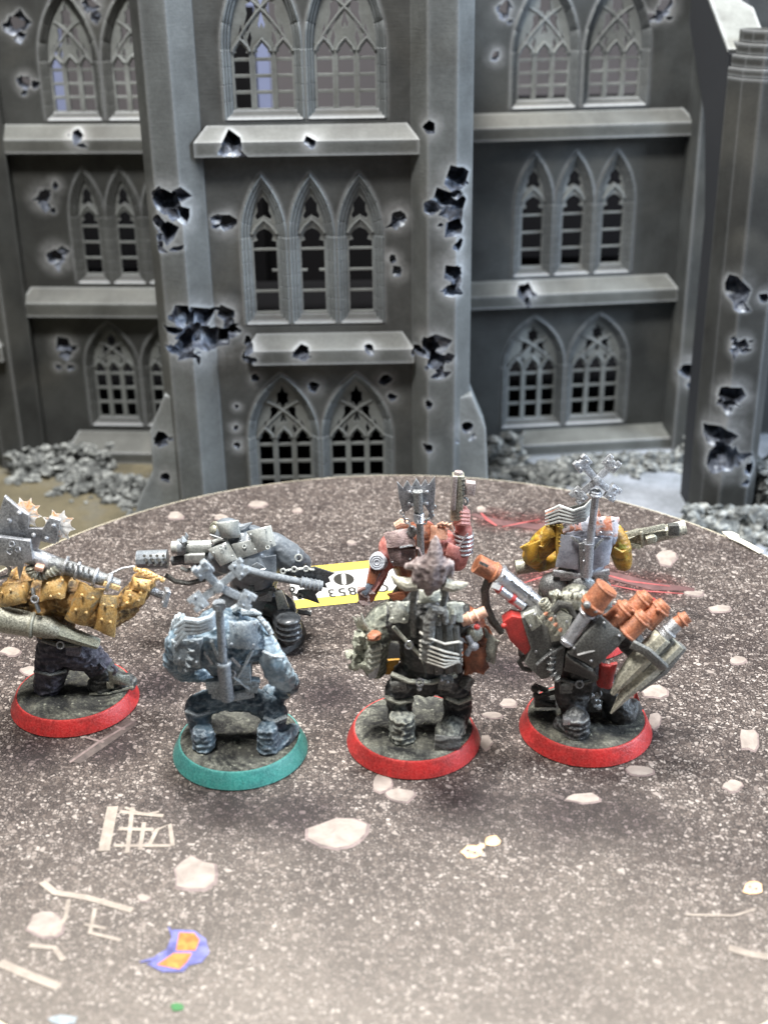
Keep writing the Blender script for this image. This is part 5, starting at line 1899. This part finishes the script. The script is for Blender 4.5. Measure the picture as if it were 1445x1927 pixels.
MB().chain(L([(816, 950, -.6), (812, 970, -.62), (802, 980, -.64), (794, 984, -.66)]), .09, .028).build('axe_chain', STEEL_D, axe)
MB().ell(P(775, 1000, -.55), (.13, .1, .18)).build('chain_weight', STEEL_D, axe)
br = MB()
for k in range(5):
    br.torus(P(868 + k * .8, 1036 - k * 8, -.0), (.1, 0, 1), s(19.5 - k * .4), .04, 20, 6)
br.tube(L([(858, 1036), (880, 1004)], -.28), .03, 6).build('bracer', SILVER, f.o)
pst = MB().bar(P(858, 976, -.15), P(862, 892, -.15), .32, .34).build('pistol_body', BRASS, f.o, bevel=.04, rough=.012)
MB().bar(P(852, 960, -.36), P(856, 896, -.36), .12, .08).cyl(P(862, 896, -.15), P(863, 887, -.15), .12, .11).build('pistol_slide', HIDE, pst, bevel=.02)
MB().box(P(884, 918, -.15), (.3, .26, .34), frame((.15, .1, 1))).build('pistol_magazine', HIDE, pst, bevel=.03)
for k in range(4):
    MB().box(P(872, 904 + k * 9, -.34), (.08, .06, .05)).build('pistol_vent', BLACKP, pst)
MB().bar(P(864, 930, -.2), P(872, 948, -.2), .1, .12).torus(P(872, 944, -.15), (0, -1, .2), .11, .03).build('trigger_guard', STEEL_D, pst)

# ---------------------------------------------------------------- F: mustard-armed figure with sharp riveted cross
f = Fig(5.2, 30.6, 'mustard-armed miniature with riveted steel cross on its back pole and long gun', RED_RIM, SAND)
P, G, s, L = f.P, f.G, f.s, f.L
lf, rf = G(1046, 1196), G(1130, 1196)
organic('body', [
    ('t', [P(1070, 1092), P(1040, 1112, -.1), P(1040, 1150), lf + Vector((0, 0, .12))], [s(32), s(30), s(26), s(22)], 0),
    ('t', [lf + Vector((0, 0, .1)), lf + Vector((-.1, .4, .08))], [s(22), s(16)], 0),
    ('t', [P(1094, 1092), P(1122, 1112, -.1), P(1126, 1150), rf + Vector((0, 0, .12))], [s(32), s(30), s(26), s(22)], 0),
    ('t', [rf + Vector((0, 0, .1)), rf + Vector((.1, .4, .08))], [s(22), s(16)], 0),
    ('t', [P(1092, 1086), P(1098, 1052), P(1102, 1016), P(1104, 1000)], [s(40), s(42), s(46), s(40)], 1),
    ('e', P(1068, 1004), (s(32), s(34), s(28)), 1),
    ('e', P(1138, 1004), (s(32), s(34), s(28)), 1),
    ('t', [P(1052, 1000, -.05), P(1024, 1020, -.1), P(1002, 1046, .0)], [s(25), s(25), s(21)], 2),
    ('t', [P(1002, 1044, .0), P(1014, 1062, .4), P(1050, 1050, .7)], [s(20), s(17), s(15)], 2),
    ('t', [P(1152, 1006, -.05), P(1166, 1030, -.12), P(1172, 1058, .0)], [s(23), s(22), s(18)], 2),
    ('t', [P(1172, 1054, .0), P(1158, 1030, .5), P(1180, 1012, .75)], [s(18), s(15), s(14)], 2),
    ('e', P(1104, 978, .25), (s(24), s(26), s(24)), 2),
], [STONEC, PALEP, MUST], f.o, .04, .018, 6)
MB().patch(P(1058, 986, -.4), P(1094, 978, -.45), P(1094, 998, -.62), P(1060, 1002, -.6), .08, .08, ragged=.03, seed=1).build('shoulder_plate', CORAL, f.o, bevel=.015)
MB().patch(P(1120, 972, -.4), P(1164, 972, -.35), P(1160, 1010, -.58), P(1122, 1008, -.6), .1, .08, ragged=.03, seed=2).build('shoulder_plate', CORAL, f.o, bevel=.015)
MB().poly(L([(1120, 988), (1126, 956), (1134, 984)], -.4), .07).build('plate_spike', CORAL, f.o, bevel=.01)
MB().tube(L([(1026, 966), (1048, 960), (1060, 962)], -.25), [.08, .12, .09], 8).build('topknot_tie', CORAL, f.o)
st = MB()
for k in range(5):
    st.tube(L([(1112, 940 + k * 5, -.6), (1100, 954 + k * 6, -.68), (1078, 962 + k * 5.4, -.7), (1052, 952 + k * 7, -.64), (1026, 964 + k * 6, -.4)]), [.025, .042, .05, .046, .02], 7)
hr_ = st.build('topknot_hair', paint('hair_strand_pale', C(206, 212, 208), C(120, 126, 126), C(244, 246, 242), sc=6, edge=.6), f.o)
MB().patch(P(1030, 966, -.36), P(1110, 942, -.5), P(1100, 978, -.54), P(1034, 988, -.42), .05, .05).build('hair_gap_shade', BLACKP, hr_)  # black sheet under the strands, painted shade for the gaps between them
MB().patch(P(1056, 1004, -.55), P(1092, 1010, -.62), P(1086, 1070, -.6), P(1044, 1066, -.5), .06, .06, ragged=.02, seed=4).build('waistcoat_panel', PALEP, f.o, bevel=.015)
MB().patch(P(1118, 1012, -.62), P(1152, 1010, -.5), P(1146, 1060, -.5), P(1112, 1070, -.6), .06, .06, ragged=.02, seed=5).build('waistcoat_panel', PALEP, f.o, bevel=.015)
MB().bar(P(1074, 1010, -.72), P(1094, 1026, -.76), .07, .04).bar(P(1134, 1014, -.7), P(1116, 1034, -.76), .07, .04).bar(P(1092, 1022, -.76), P(1094, 1070, -.7), .1, .08).build('harness', STEEL_D, f.o, bevel=.01)
tr = MB()
for k in range(7):
    tr.tube([P(1050, 1002 + k * 8, -.5), P(1055, 1004 + k * 8, -.58)], [.05, .006], 6)
tr.tube(L([(1050, 988), (1048, 1020), (1052, 1062)], -.45), .11, 8, .6).build('sleeve_trim', MUST, f.o)
tr = MB().patch(P(1024, 990, -.35), P(1046, 986, -.35), P(1044, 1010, -.5), P(1016, 1020, -.5), .08, .07).patch(P(984, 1026, -.25), P(1016, 1016, -.4), P(1010, 1052, -.4), P(992, 1062, -.25), .1, .07)
tr.build('arm_plate', MUST, f.o, bevel=.015)
pole = MB().tube(L([(1104, 1078, -.62), (1112, 1000, -.78), (1121, 926, -.9)]), [s(7.5), s(7), s(6.5)], 14).build('banner_pole', STEEL, f.o)
MB().tube(L([(1102, 1082, -.61), (1107, 1020, -.74)]), [s(11.5), s(10.5)], 14).build('pole_sleeve', STEEL, pole)
MB().torus(P(1120, 930, -.9), (.1, -.15, 1), s(9), .045).torus(P(1120, 925, -.9), (.1, -.15, 1), s(8), .035).build('pole_ring', STEEL, pole)
cross(f, (1122, 904), [(1092, 868, -.08), (1154, 868, .1), (1156, 930, .05), (1084, 936, -.05)], STEEL, .17, .44, .1, -.9)
gun = MB().tube(L([(1160, 1026, .4), (1200, 1012, .3), (1262, 1000, .3)]), [s(17), s(18), s(14)], 10).build('gun_body', BRASS, f.o, rough=.03, rs=8)
MB().pipe(P(1258, 1000, .3), P(1290, 992, .28), s(14), s(8)).build('gun_muzzle', STONEC, gun)
MB().box(P(1266, 996, .15), (.28, .2, .3)).build('gun_bracket', BLACKP, gun, bevel=.02)
gd = MB().bar(P(1172, 1008, .05), P(1250, 990, .1), .14, .14).box(P(1222, 1012, .05), (.4, .2, .24), frame((.96, 0, .25))).torus(P(1226, 1014, .0), (0, -1, .2), .1, .04)
gd.bar(P(1180, 1024, .05), P(1204, 1030, .05), .12, .12).bar(P(1206, 1000, .0), P(1208, 1030, .0), .07, .1).build('gun_fittings', BRASS, gun, bevel=.02)
MB().pipe(P(1010, 1062, .3), P(970, 1068, .25), s(14), s(8)).build('gun_stock', BRASS, gun, rough=.012)
MB().ell(P(1096, 1096, -.4), (.42, .35, .36)).ell(P(1042, 1100, -.3), (.4, .32, .36)).build('seat_plate', STEEL_D, f.o)
MB().tube(L([(1040, 1078), (1090, 1084), (1146, 1076)], -.55), .07, 8, 1.5).build('belt', STEEL, f.o)

# ---------------------------------------------------------------- G: figure buried under launchers and canisters
f = Fig(4.8, 25.95, 'black-clad miniature loaded with orange canisters and bone rocket on red-rimmed base', RED_RIM, SAND)
P, G, s, L = f.P, f.G, f.s, f.L
lf, rf = G(1082, 1380), G(1170, 1352)
organic('body', [
    ('t', [P(1080, 1268), P(1078, 1306, -.1), P(1082, 1340), lf + Vector((0, 0, .16))], [s(38), s(36), s(27), s(25)], 0),
    ('t', [lf + Vector((0, 0, .14)), lf + Vector((-.3, .25, .1))], [s(26), s(18)], 1),
    ('t', [lf + Vector((0, 0, .4)), lf + Vector((0, -.05, .12))], [s(24), s(25)], 1), ('f', lf, (s(28), .06, .2, .34, .48), 1),
    ('t', [P(1104, 1268, .1), P(1146, 1300, .15), rf + Vector((0, 0, .12))], [s(36), s(32), s(28)], 2),
    ('t', [rf + Vector((0, 0, .1)), rf + Vector((.3, .3, .1))], [s(28), s(20)], 2),
    ('t', [P(1090, 1270), P(1092, 1220, .05), P(1090, 1170, .1), P(1090, 1150, .15)], [s(44), s(50), s(56), s(46)], 2),
    ('e', P(1036, 1176, .1), (s(36), s(40), s(34)), 2),
    ('e', P(1148, 1176, .1), (s(36), s(40), s(34)), 2),
    ('t', [P(1024, 1176, .1), P(1000, 1210, .2), P(990, 1230, .4)], [s(26), s(24), s(18)], 2),
    ('t', [P(1160, 1180, .1), P(1196, 1220, .2), P(1214, 1236, .3)], [s(26), s(24), s(18)], 2),
    ('e', P(1082, 1126, .3), (s(30), s(30), s(28)), 3),
], [COAL, STEEL_D, BLACKP, BRASS], f.o, .04, .026, 6)
g1 = MB().tube(L([(934, 1080, -.1), (960, 1100, -.1), (1012, 1140, -.1)]), [s(19), s(18), s(16)], 14).torus(P(938, 1083, -.1), (-.75, 0, .6), s(19), .04).torus(P(986, 1120, -.1), (-.75, 0, .6), s(18), .03).build('gun_barrel', SILVER, f.o)
mz = MB().pipe(P(934, 1080, -.1), P(896, 1060, -.1), s(18), s(12), 14).torus(P(928, 1077, -.1), (-.85, 0, .5), s(18), .03)
mz.build('gun_muzzle', RUST, g1)
MB().bar(P(902, 1058, -.36), P(918, 1066, -.36), .07, .04).build('muzzle_slot', BLACKP, g1)
rv = MB()
for k in range(5):
    rv.ell(P(950 + k * 13, 1084 + k * 10, -.32), .035, 8, 5)
rv.tube(L([(962, 1094), (1004, 1126)], -.33), .025, 6).build('barrel_seam', BLACKP, g1)
MB().tube(L([(938, 1108, -.3), (984, 1142, -.3)]), [s(9), s(9)], 12).build('rocket_tube', SILVER, f.o)
MB().tube(L([(940, 1109, -.3), (932, 1104, -.3)]), [s(10), s(6)], 12).tube(L([(960, 1124, -.3), (966, 1128, -.3)]), s(10), 12).build('rocket_red_band', RED, f.o)
MB().bar(P(926, 1100, -.36), P(940, 1106, -.36), .12, .1).build('rocket_fin', WHITE, f.o)
MB().tube(L([(920, 1088), (912, 1110), (914, 1140), (926, 1168), (944, 1190)], -.1), [.1, .1, .1, .1, .08], 10).build('hose', BLACKP, f.o)
bx1 = MB().poly(L([(944, 1164), (962, 1152), (980, 1156), (1000, 1214), (986, 1226), (958, 1200)], -.45), .35).build('red_ammo_box', RED, f.o, bevel=.03)
MB().ell(P(948, 1178, -.68), .07).build('box_stud', RED, bx1)
MB().poly(L([(978, 1152), (1008, 1142), (1062, 1196), (1054, 1258), (1016, 1268), (984, 1238), (996, 1210)], -.4), .55).build('launcher_block', BOOT, f.o, bevel=.04)
MB().poly(L([(984, 1156), (1004, 1148), (1020, 1172), (1000, 1186)], -.75), .12).poly(L([(1030, 1174), (1052, 1144), (1076, 1158), (1064, 1200), (1036, 1206)], -.7), .14).build('block_panel', STONEC, f.o, bevel=.02)
MB().tube(L([(1040, 1150), (1052, 1136), (1070, 1140), (1080, 1160)], -.7), [.09, .1, .09, .07], 9).build('block_handle', BLACKP, f.o)
sp = MB()
for k in range(6):
    sp.torus(P(1022 + k * 3, 1132 + k * 5, -.5), (.5, 0, -.8), .1, .03, 12, 5)
sp.build('recoil_spring', BRASS, f.o)
junk = MB()
rj = random.Random(31)
for i in range(26):
    junk.stone(P(rj.uniform(1040, 1112), rj.uniform(1116, 1150), rj.uniform(-.45, -.1)), rj.uniform(.06, .14), seed=i * 1.3, sub=1, amp=.4)
for i in range(7):
    p = P(1048 + i * 9, 1124 + (i % 3) * 5, -.45)
    junk.tube([p, p + Vector((.02, -.05, .16))], [.05, .008], 6)
junk.build('spiked_pack', BRASS, f.o, smooth=False)
MB().patch(P(1040, 1120, -.3), P(1092, 1112, -.3), P(1100, 1146, -.5), P(1048, 1152, -.5), .1, .1, ragged=.04, seed=4).build('pack_plate', BRASS, f.o, bevel=.02, rough=.02)
lt = MB().tube(L([(1064, 1212, -.9), (1108, 1148, -.85)]), [s(12), s(12)], 14).torus(P(1068, 1206, -.9), (.5, 0, .8), s(13), .035).torus(P(1104, 1154, -.86), (.5, 0, .8), s(13), .04).build('launch_tube', SILVER, f.o)
MB().tube(L([(1106, 1150, -.85), (1114, 1140, -.85)]), [s(15), s(20)], 14).tube(L([(1112, 1142, -.84), (1142, 1104, -.8)]), [s(22), s(21)], 16).torus(P(1116, 1137, -.84), (.6, 0, .75), s(21), .04).torus(P(1140, 1107, -.8), (.6, 0, .75), s(20), .04).build('orange_warhead', RUST, lt)
MB().ell(P(1104, 1138, -1.05), .09).ell(P(1120, 1150, -1.1), .05).build('tube_bolt', STEEL_D, lt)
can = []
for i, (x, y, d) in enumerate(((1150, 1160, -.75), (1180, 1178, -.9), (1186, 1142, -.5), (1216, 1158, -.65))):
    c_ = MB().tube(L([(x - 4, y + 16, d), (x + 30, y - 18, d + .1)]), [s(19), s(18)], 14)
    c_.torus(P(x - 1, y + 12, d), (.68, 0, .72), s(18), .035).torus(P(x + 26, y - 14, d + .09), (.68, 0, .72), s(18), .035).cyl(P(x + 30, y - 18, d + .1), P(x + 35, y - 23, d + .11), s(15), s(13))
    c_.build('orange_canister', RUST, f.o)
MB().tube(L([(1226, 1130), (1240, 1142), (1244, 1160)], -.5), .08, 9).build('canister_red_cap', RED, f.o)
MB().patch(P(1066, 1226, -1.0), P(1130, 1160, -.95), P(1180, 1196, -1.05), P(1118, 1256, -1.1), .12, .1, ragged=.02, seed=7).build('trough_side', BOOT, f.o, bevel=.03)
MB().patch(P(1066, 1230, -.98), P(1116, 1262, -1.05), P(1126, 1280, -.6), P(1062, 1258, -.6), .05, .1, ragged=.02, seed=8).build('trough_floor', BOOT, f.o, bevel=.03)
MB().bar(P(1086, 1232, -1.16), P(1118, 1224, -1.18), .035, .03).build('trough_scratch', WHITE, f.o)
hs = MB()
hp = L([(1044, 1218), (1036, 1240), (1036, 1262), (1050, 1280)], -.7)
hs.tube(hp, .07, 9)
for i in range(len(hp) - 1):
    for t in (.25, .75):
        hs.torus(hp[i].lerp(hp[i + 1], t), hp[i + 1] - hp[i], .085, .03, 12, 5)
hs.build('ribbed_hose', STEEL_D, f.o)
rk = MB().tube(L([(1152, 1306, -.98), (1172, 1276, -.98), (1196, 1248, -.96), (1246, 1196, -.86)]), [s(5), s(15), s(20), s(19)], 8).build('bone_rocket', GUNBONE, f.o, rough=.02)
MB().tube(L([(1148, 1342, -.95), (1176, 1304, -.98), (1220, 1262, -.95), (1274, 1210, -.82)]), [s(2), s(12), s(17), s(16)], 6).build('rocket_blade', GUNBONE, rk, rough=.02)
MB().tube(L([(1168, 1308, -.85), (1210, 1256, -.9), (1262, 1202, -.8)]), [s(8), s(15), s(14)], 8).build('rocket_core', BOOT, rk)
MB().tube(L([(1200, 1298, -.6), (1244, 1258, -.6), (1282, 1214, -.55)]), [s(6), s(14), s(12)], 6).build('rocket_blade', BOOT, rk, rough=.02)
MB().tube(L([(1248, 1196, -.85), (1274, 1172, -.82)]), [s(14), s(13)], 12).torus(P(1258, 1187, -.84), (.7, 0, .7), s(14), .035).build('rocket_neck', STEEL, rk)
MB().tube(L([(1272, 1174, -.82), (1294, 1160, -.8)]), [s(13), s(11)], 12).torus(P(1284, 1166, -.81), (.8, 0, .6), s(13), .03).build('rocket_tip', RUST, rk)
MB().tube(L([(1188, 1212, -1.15), (1216, 1226, -1.25), (1240, 1248, -1.2), (1248, 1256, -1.0)]), .07, 8, 1.8).build('rocket_strap', BOOT, rk)
MB().patch(P(1126, 1250, -.6), P(1160, 1246, -.6), P(1152, 1292, -.55), P(1124, 1290, -.55), .1, .1, ragged=.03, seed=9).build('red_loincloth', RED, f.o, bevel=.03, rough=.03)
MB().poly(L([(1196, 1296), (1206, 1330), (1200, 1350), (1188, 1330)], .3), .1).build('red_rear_flap', RED, f.o, bevel=.02)
kit = MB().box(P(1024, 1318, .1), (.5, .3, .22)).cyl(P(1004, 1290, .1), P(1030, 1300, .1), .07).cyl(P(1006, 1312, -.02), P(1044, 1302, -.05), .06).ell(P(1006, 1296, -.05), .1).ell(P(1008, 1308, -.05), .08)
kit.bar(P(1014, 1320, -.1), P(1046, 1330, -.1), .06, .06).build('dropped_kit', BLACKP, f.o, bevel=.01)
MB().box(lf + Vector((-.26, -.22, .5)), (.16, .12, .16)).build('boot_plate', SILVER, f.o, bevel=.01)
cs = MB()
for i in range(14):
    cs.stone(P(1118 + rj.uniform(-10, 14), 1318 + rj.uniform(-14, 16), -.3), rj.uniform(.04, .09), seed=i * 3.3, sub=1)
cs.build('pouch_beads', STEEL_D, f.o)


# ---------------------------------------------------------------- small sculpted kit on the figures
def pouch(f, px, py, dy, w_, h_, mat, name='pouch', tilt=0.0, d=.16):
    x, y, z = Vector((cos(tilt), 0, sin(tilt))), Vector((0, 1, 0)), Vector((-sin(tilt), 0, cos(tilt)))
    c = f.P(px, py, dy)
    mb = MB().box(c, (f.s(w_), d, f.s(h_)), (x, y, z)).box(c + z * f.s(h_ * .22) + Vector((0, -.03, 0)), (f.s(w_ * 1.08), d * 1.05, f.s(h_ * .5)), (x, y, z))
    mb.ell(c + Vector((0, -d * .62, 0)), .03, 8, 5)
    return mb.build(name, mat, f.o, bevel=.018, rough=.008)


def strap(f, pts, mat, r=.045, name='strap', buckle=None, bm=None):
    o = MB().tube(f.L(pts), r, 8, 1.7, hint=(0, -1, .3)).build(name, mat, f.o)
    if buckle:
        p = f.P(*buckle)
        MB().torus(p, (0, -1, .3), .085, .022, 12, 6).build('buckle', bm or STEEL, o)
    return o


def rivets(f, pts, mat, r=.035, name='rivet'):
    for p in pts:
        MB().ell(f.P(*p), r, 8, 6).build(name, mat, f.o)


def bullet(f, a, b_, r, mat, mat2, name='cartridge'):
    A, B = f.P(*a), f.P(*b_)
    o = MB().tube([A, A.lerp(B, .65)], f.s(r), 10).build(name, mat, f.o)
    MB().tube([A.lerp(B, .65), A.lerp(B, .85), B], [f.s(r * .95), f.s(r * .7), f.s(r * .15)], 10).build('cartridge_tip', mat2, o)


fc, fd, fa, fb, fe, ff, fg = FIGS
# teal-based figure
pouch(fc, 404, 1290, -.48, 26, 26, BLUEPL, tilt=.15)
pouch(fc, 476, 1288, -.42, 22, 28, BLUEG, tilt=-.2)
strap(fc, [(398, 1206, -.78), (412, 1240, -.72), (444, 1276, -.6), (470, 1296, -.5)], BLUEPL, .04, buckle=(436, 1268, -.68))
strap(fc, [(476, 1222, -.66), (462, 1250, -.62), (440, 1286, -.55), (412, 1304, -.5)], BLUEPL, .04)
rivets(fc, [(440, 1176, -.7), (480, 1174, -.66), (436, 1212, -.84), (478, 1214, -.8), (332, 1212, -.72), (372, 1210, -.78), (370, 1246, -.8), (338, 1240, -.74)], PLAST_W)
strap(fc, [(496, 1226, -.42), (512, 1234, -.52), (534, 1236, -.42)], BLUEPL, .04, 'arm_strap')
strap(fc, [(350, 1338, -.3), (372, 1346, -.36), (396, 1338, -.28)], BLUEPL, .05, 'knee_strap')
strap(fc, [(496, 1350, -.36), (516, 1358, -.38), (540, 1348, -.3)], BLUEPL, .05, 'knee_strap')
MB().poly(fc.L([(540, 1296), (548, 1300), (546, 1312), (541, 1306)], -.1), .06).build('claw', BONE, fc.o)
for k in range(3):
    MB().tube(fc.L([(486 + k * 7, 1160 + k * 6, -.1), (500 + k * 5, 1176 + k * 8, -.2), (512 - k * 3, 1190 + k * 4, -.15)]), [.06, .07, .02], 7).build('shoulder_spike', BLUEPL, fc.o)
# charcoal figure
strap(fd, [(740, 1180, -.62), (764, 1206, -.66), (790, 1232, -.66), (806, 1262, -.6)], STONEC, .045, buckle=(770, 1214, -.74), bm=SILVER)
strap(fd, [(736, 1268, -.45), (770, 1282, -.56), (812, 1284, -.56), (858, 1270, -.42)], STONEC, .06, 'belt', (790, 1284, -.64), SILVER)
pouch(fd, 750, 1288, -.46, 26, 24, COAL, tilt=.2)
pouch(fd, 838, 1284, -.56, 24, 26, COAL, tilt=-.15)
rivets(fd, [(736, 1142, -.62), (764, 1140, -.62), (738, 1164, -.82), (760, 1166, -.84), (842, 1140, -.6), (866, 1140, -.56), (844, 1164, -.8)], STONEC)
strap(fd, [(724, 1312, -.36), (750, 1322, -.44), (778, 1316, -.36)], STONEC, .06, 'knee_strap')
strap(fd, [(840, 1312, -.3), (862, 1322, -.36), (886, 1312, -.22)], STONEC, .06, 'knee_strap')
MB().ell(fd.P(789, 1296, -.6), .06).build('belt_stud', WHITE, fd.o)
for k in range(4):
    bullet(fd, (812 + k * 13, 1178 - k * 2, -.86), (816 + k * 13, 1152 - k * 2, -.8), 5, STEEL_D, STONEC)
rivets(fd, [(822, 1262, -.9), (836, 1270, -.86), (846, 1262, -.86), (830, 1280, -.8), (842, 1284, -.76)], STEEL, .04, 'bundle_stud')
for k in range(3):
    MB().tube(fd.L([(676 + k * 8, 1180 + k * 3, -.3), (670 + k * 6, 1168, -.38), (664 + k * 8, 1160 - k * 3, -.4)]), [.06, .05, .01], 7).build('arm_spike', STONEC, fd.o)
MB().torus(fd.P(860, 1394, -.25), (0, -1, .2), .12, .035, 14, 6).build('toe_ring', STONEC, fd.o)
# ochre figure
strap(fa, [(62, 1106, -.62), (66, 1128, -.74), (74, 1150, -.7)], STEEL_D, .05, 'back_strap', (66, 1128, -.84))
strap(fa, [(80, 1204, -.5), (112, 1214, -.58), (150, 1214, -.5)], BOOT, .06, 'belt', (114, 1214, -.68))
pouch(fa, 140, 1222, -.48, 26, 22, PURPLE, tilt=-.2)
rivets(fa, [(4, 1116, -.76), (20, 1110, -.8), (44, 1104, -.78), (90, 1098, -.7), (118, 1092, -.66), (96, 1122, -.9), (112, 1118, -.88)], OCHRE_L)
for k in range(5):
    MB().tube(fa.L([(128 + k * 10, 1066 + k * 3.4, -.62), (128 + k * 10, 1056 + k * 3.4, -.62)]), [.035, .028], 6).build('barrel_lug', STEEL_D, fa.o)
strap(fa, [(66, 1262, -.42), (96, 1270, -.5), (126, 1262, -.4)], BOOT, .05, 'knee_strap')
MB().bar(fa.P(196, 1098, -.58), fa.P(226, 1108, -.48), .12, .08).build('forearm_guard', OCHRE_L, fa.o, bevel=.02)
for k in range(3):
    MB().tube(fa.L([(168 + k * 22, 1244 + k * 4, -.36), (176 + k * 22, 1252 + k * 4, -.4), (170 + k * 22, 1262 + k * 4, -.36)]), .05, 7).build('trouser_fold', PURPLE, fa.o)
MB().patch(fa.P(204, 1262, -.34), fa.P(244, 1270, -.2), fa.P(246, 1290, -.24), fa.P(206, 1284, -.4), .1, .07).build('toe_cap', BRASS, fa.o, bevel=.015)
# bare plastic gunner
strap(fb, [(446, 1066, -.72), (470, 1076, -.76), (500, 1070, -.7)], GREY_SH, .035)
pouch(fb, 500, 1118, -.5, 24, 24, GREY_PL, tilt=-.1)
pouch(fb, 452, 1122, -.5, 22, 22, GREY_PL)
rivets(fb, [(402, 1040, -.62), (424, 1026, -.6), (438, 1046, -.78), (472, 1006, -.6), (500, 996, -.58), (510, 1018, -.72), (480, 1034, -.74)], GREY_SH, .03)
MB().torus(fb.P(562, 1050, -.38), (.2, -1, .3), .09, .025, 14, 6).build('elbow_boss', GREY_SH, fb.o)
strap(fb, [(396, 1006, -.3), (420, 1014, -.42), (450, 1010, -.38)], GREY_DK, .03, 'goggle_strap')
# pistol figure
strap(fe, [(786, 1030, -.7), (800, 1060, -.62), (822, 1080, -.5)], MAUVE, .05, 'back_strap')
rivets(fe, [(732, 1012, -.5), (766, 1002, -.52), (738, 1058, -.62), (772, 1052, -.68)], STEEL, .035)
MB().bar(fe.P(752, 1030, -.72), fe.P(776, 1026, -.72), .05, .05).build('pack_buckle', STEEL, fe.o)
MB().patch(fe.P(842, 1020, -.4), fe.P(866, 1030, -.35), fe.P(858, 1052, -.45), fe.P(838, 1044, -.5), .06, .06).build('elbow_plate', PINK, fe.o, bevel=.015)
MB().patch(fe.P(698, 1066, -.45), fe.P(718, 1070, -.48), fe.P(704, 1100, -.6), fe.P(690, 1096, -.55), .05, .06).build('arm_shell', RUST, fe.o, bevel=.015)
for k in range(3):
    MB().tube(fe.L([(824 + k * 8, 988 + k, -.4), (832 + k * 8, 984 + k, -.46), (842 + k * 6, 992 + k * 5, -.44)]), [.05, .05, .015], 7).build('collar_spike', PEACH, fe.o)
MB().poly(fe.L([(728, 1118), (760, 1112), (770, 1124), (742, 1132)], -.35), .1).build('hip_plate', RUST, fe.o, bevel=.02)
# mustard-armed figure
rivets(ff, [(1064, 992, -.66), (1086, 986, -.7), (1130, 980, -.58), (1154, 980, -.54), (1130, 1002, -.72), (1150, 1004, -.7), (1098, 1036, -.82), (1098, 1056, -.8)], SILVER, .032)
pouch(ff, 1130, 1086, -.5, 24, 20, STEEL_D)
pouch(ff, 1064, 1082, -.52, 22, 18, STEEL_D)
strap(ff, [(1004, 1022, -.3), (1022, 1030, -.42), (1036, 1014, -.4)], MUST, .045, 'sleeve_fold')
strap(ff, [(1154, 1030, -.36), (1168, 1038, -.4), (1182, 1030, -.26)], MUST, .045, 'sleeve_fold')
MB().poly(ff.L([(984, 1036), (978, 1030), (996, 1020), (1000, 1032)], -.2), .06).build('elbow_spike', MUST, ff.o, bevel=.01)
# canister-laden figure
rivets(fg, [(1006, 1156, -.84), (998, 1178, -.84), (1044, 1160, -.8), (1066, 1170, -.8), (1048, 1198, -.8), (1008, 1226, -.72), (1030, 1244, -.72), (1044, 1220, -.72),
            (1080, 1220, -1.1), (1136, 1172, -1.08), (1164, 1196, -1.14), (1112, 1244, -1.18)], STEEL, .035)
strap(fg, [(1050, 1276, -.45), (1086, 1288, -.56), (1124, 1276, -.46)], BOOT, .06, 'belt', (1090, 1288, -.64))
pouch(fg, 1064, 1292, -.5, 22, 22, COAL)
pouch(fg, 1118, 1326, -.2, 24, 26, BLACKP)
for k in range(4):
    bullet(fg, (1018 + k * 9, 1166 + k * 10, -.86), (1030 + k * 9, 1152 + k * 10, -.86), 4.5, BRASS, RUST)
strap(fg, [(1010, 1250, -.72), (1030, 1232, -.74), (1058, 1216, -.76)], STEEL_D, .04)
MB().tube(fg.L([(986, 1236), (976, 1246), (984, 1258), (1000, 1262)], -.4), .06, 8).build('cable_loop', BLACKP, fg.o)
MB().patch(fg.P(1130, 1336, -.1), fg.P(1190, 1330, .1), fg.P(1196, 1368, .0), fg.P(1132, 1372, -.2), .12, .1).build('boot_shell', BLACKP, fg.o, bevel=.03)
rivets(fg, [(1160, 1160, -1.04), (1190, 1150, -.84), (1216, 1176, -1.0), (1236, 1148, -.8)], RUST, .05, 'canister_nub')
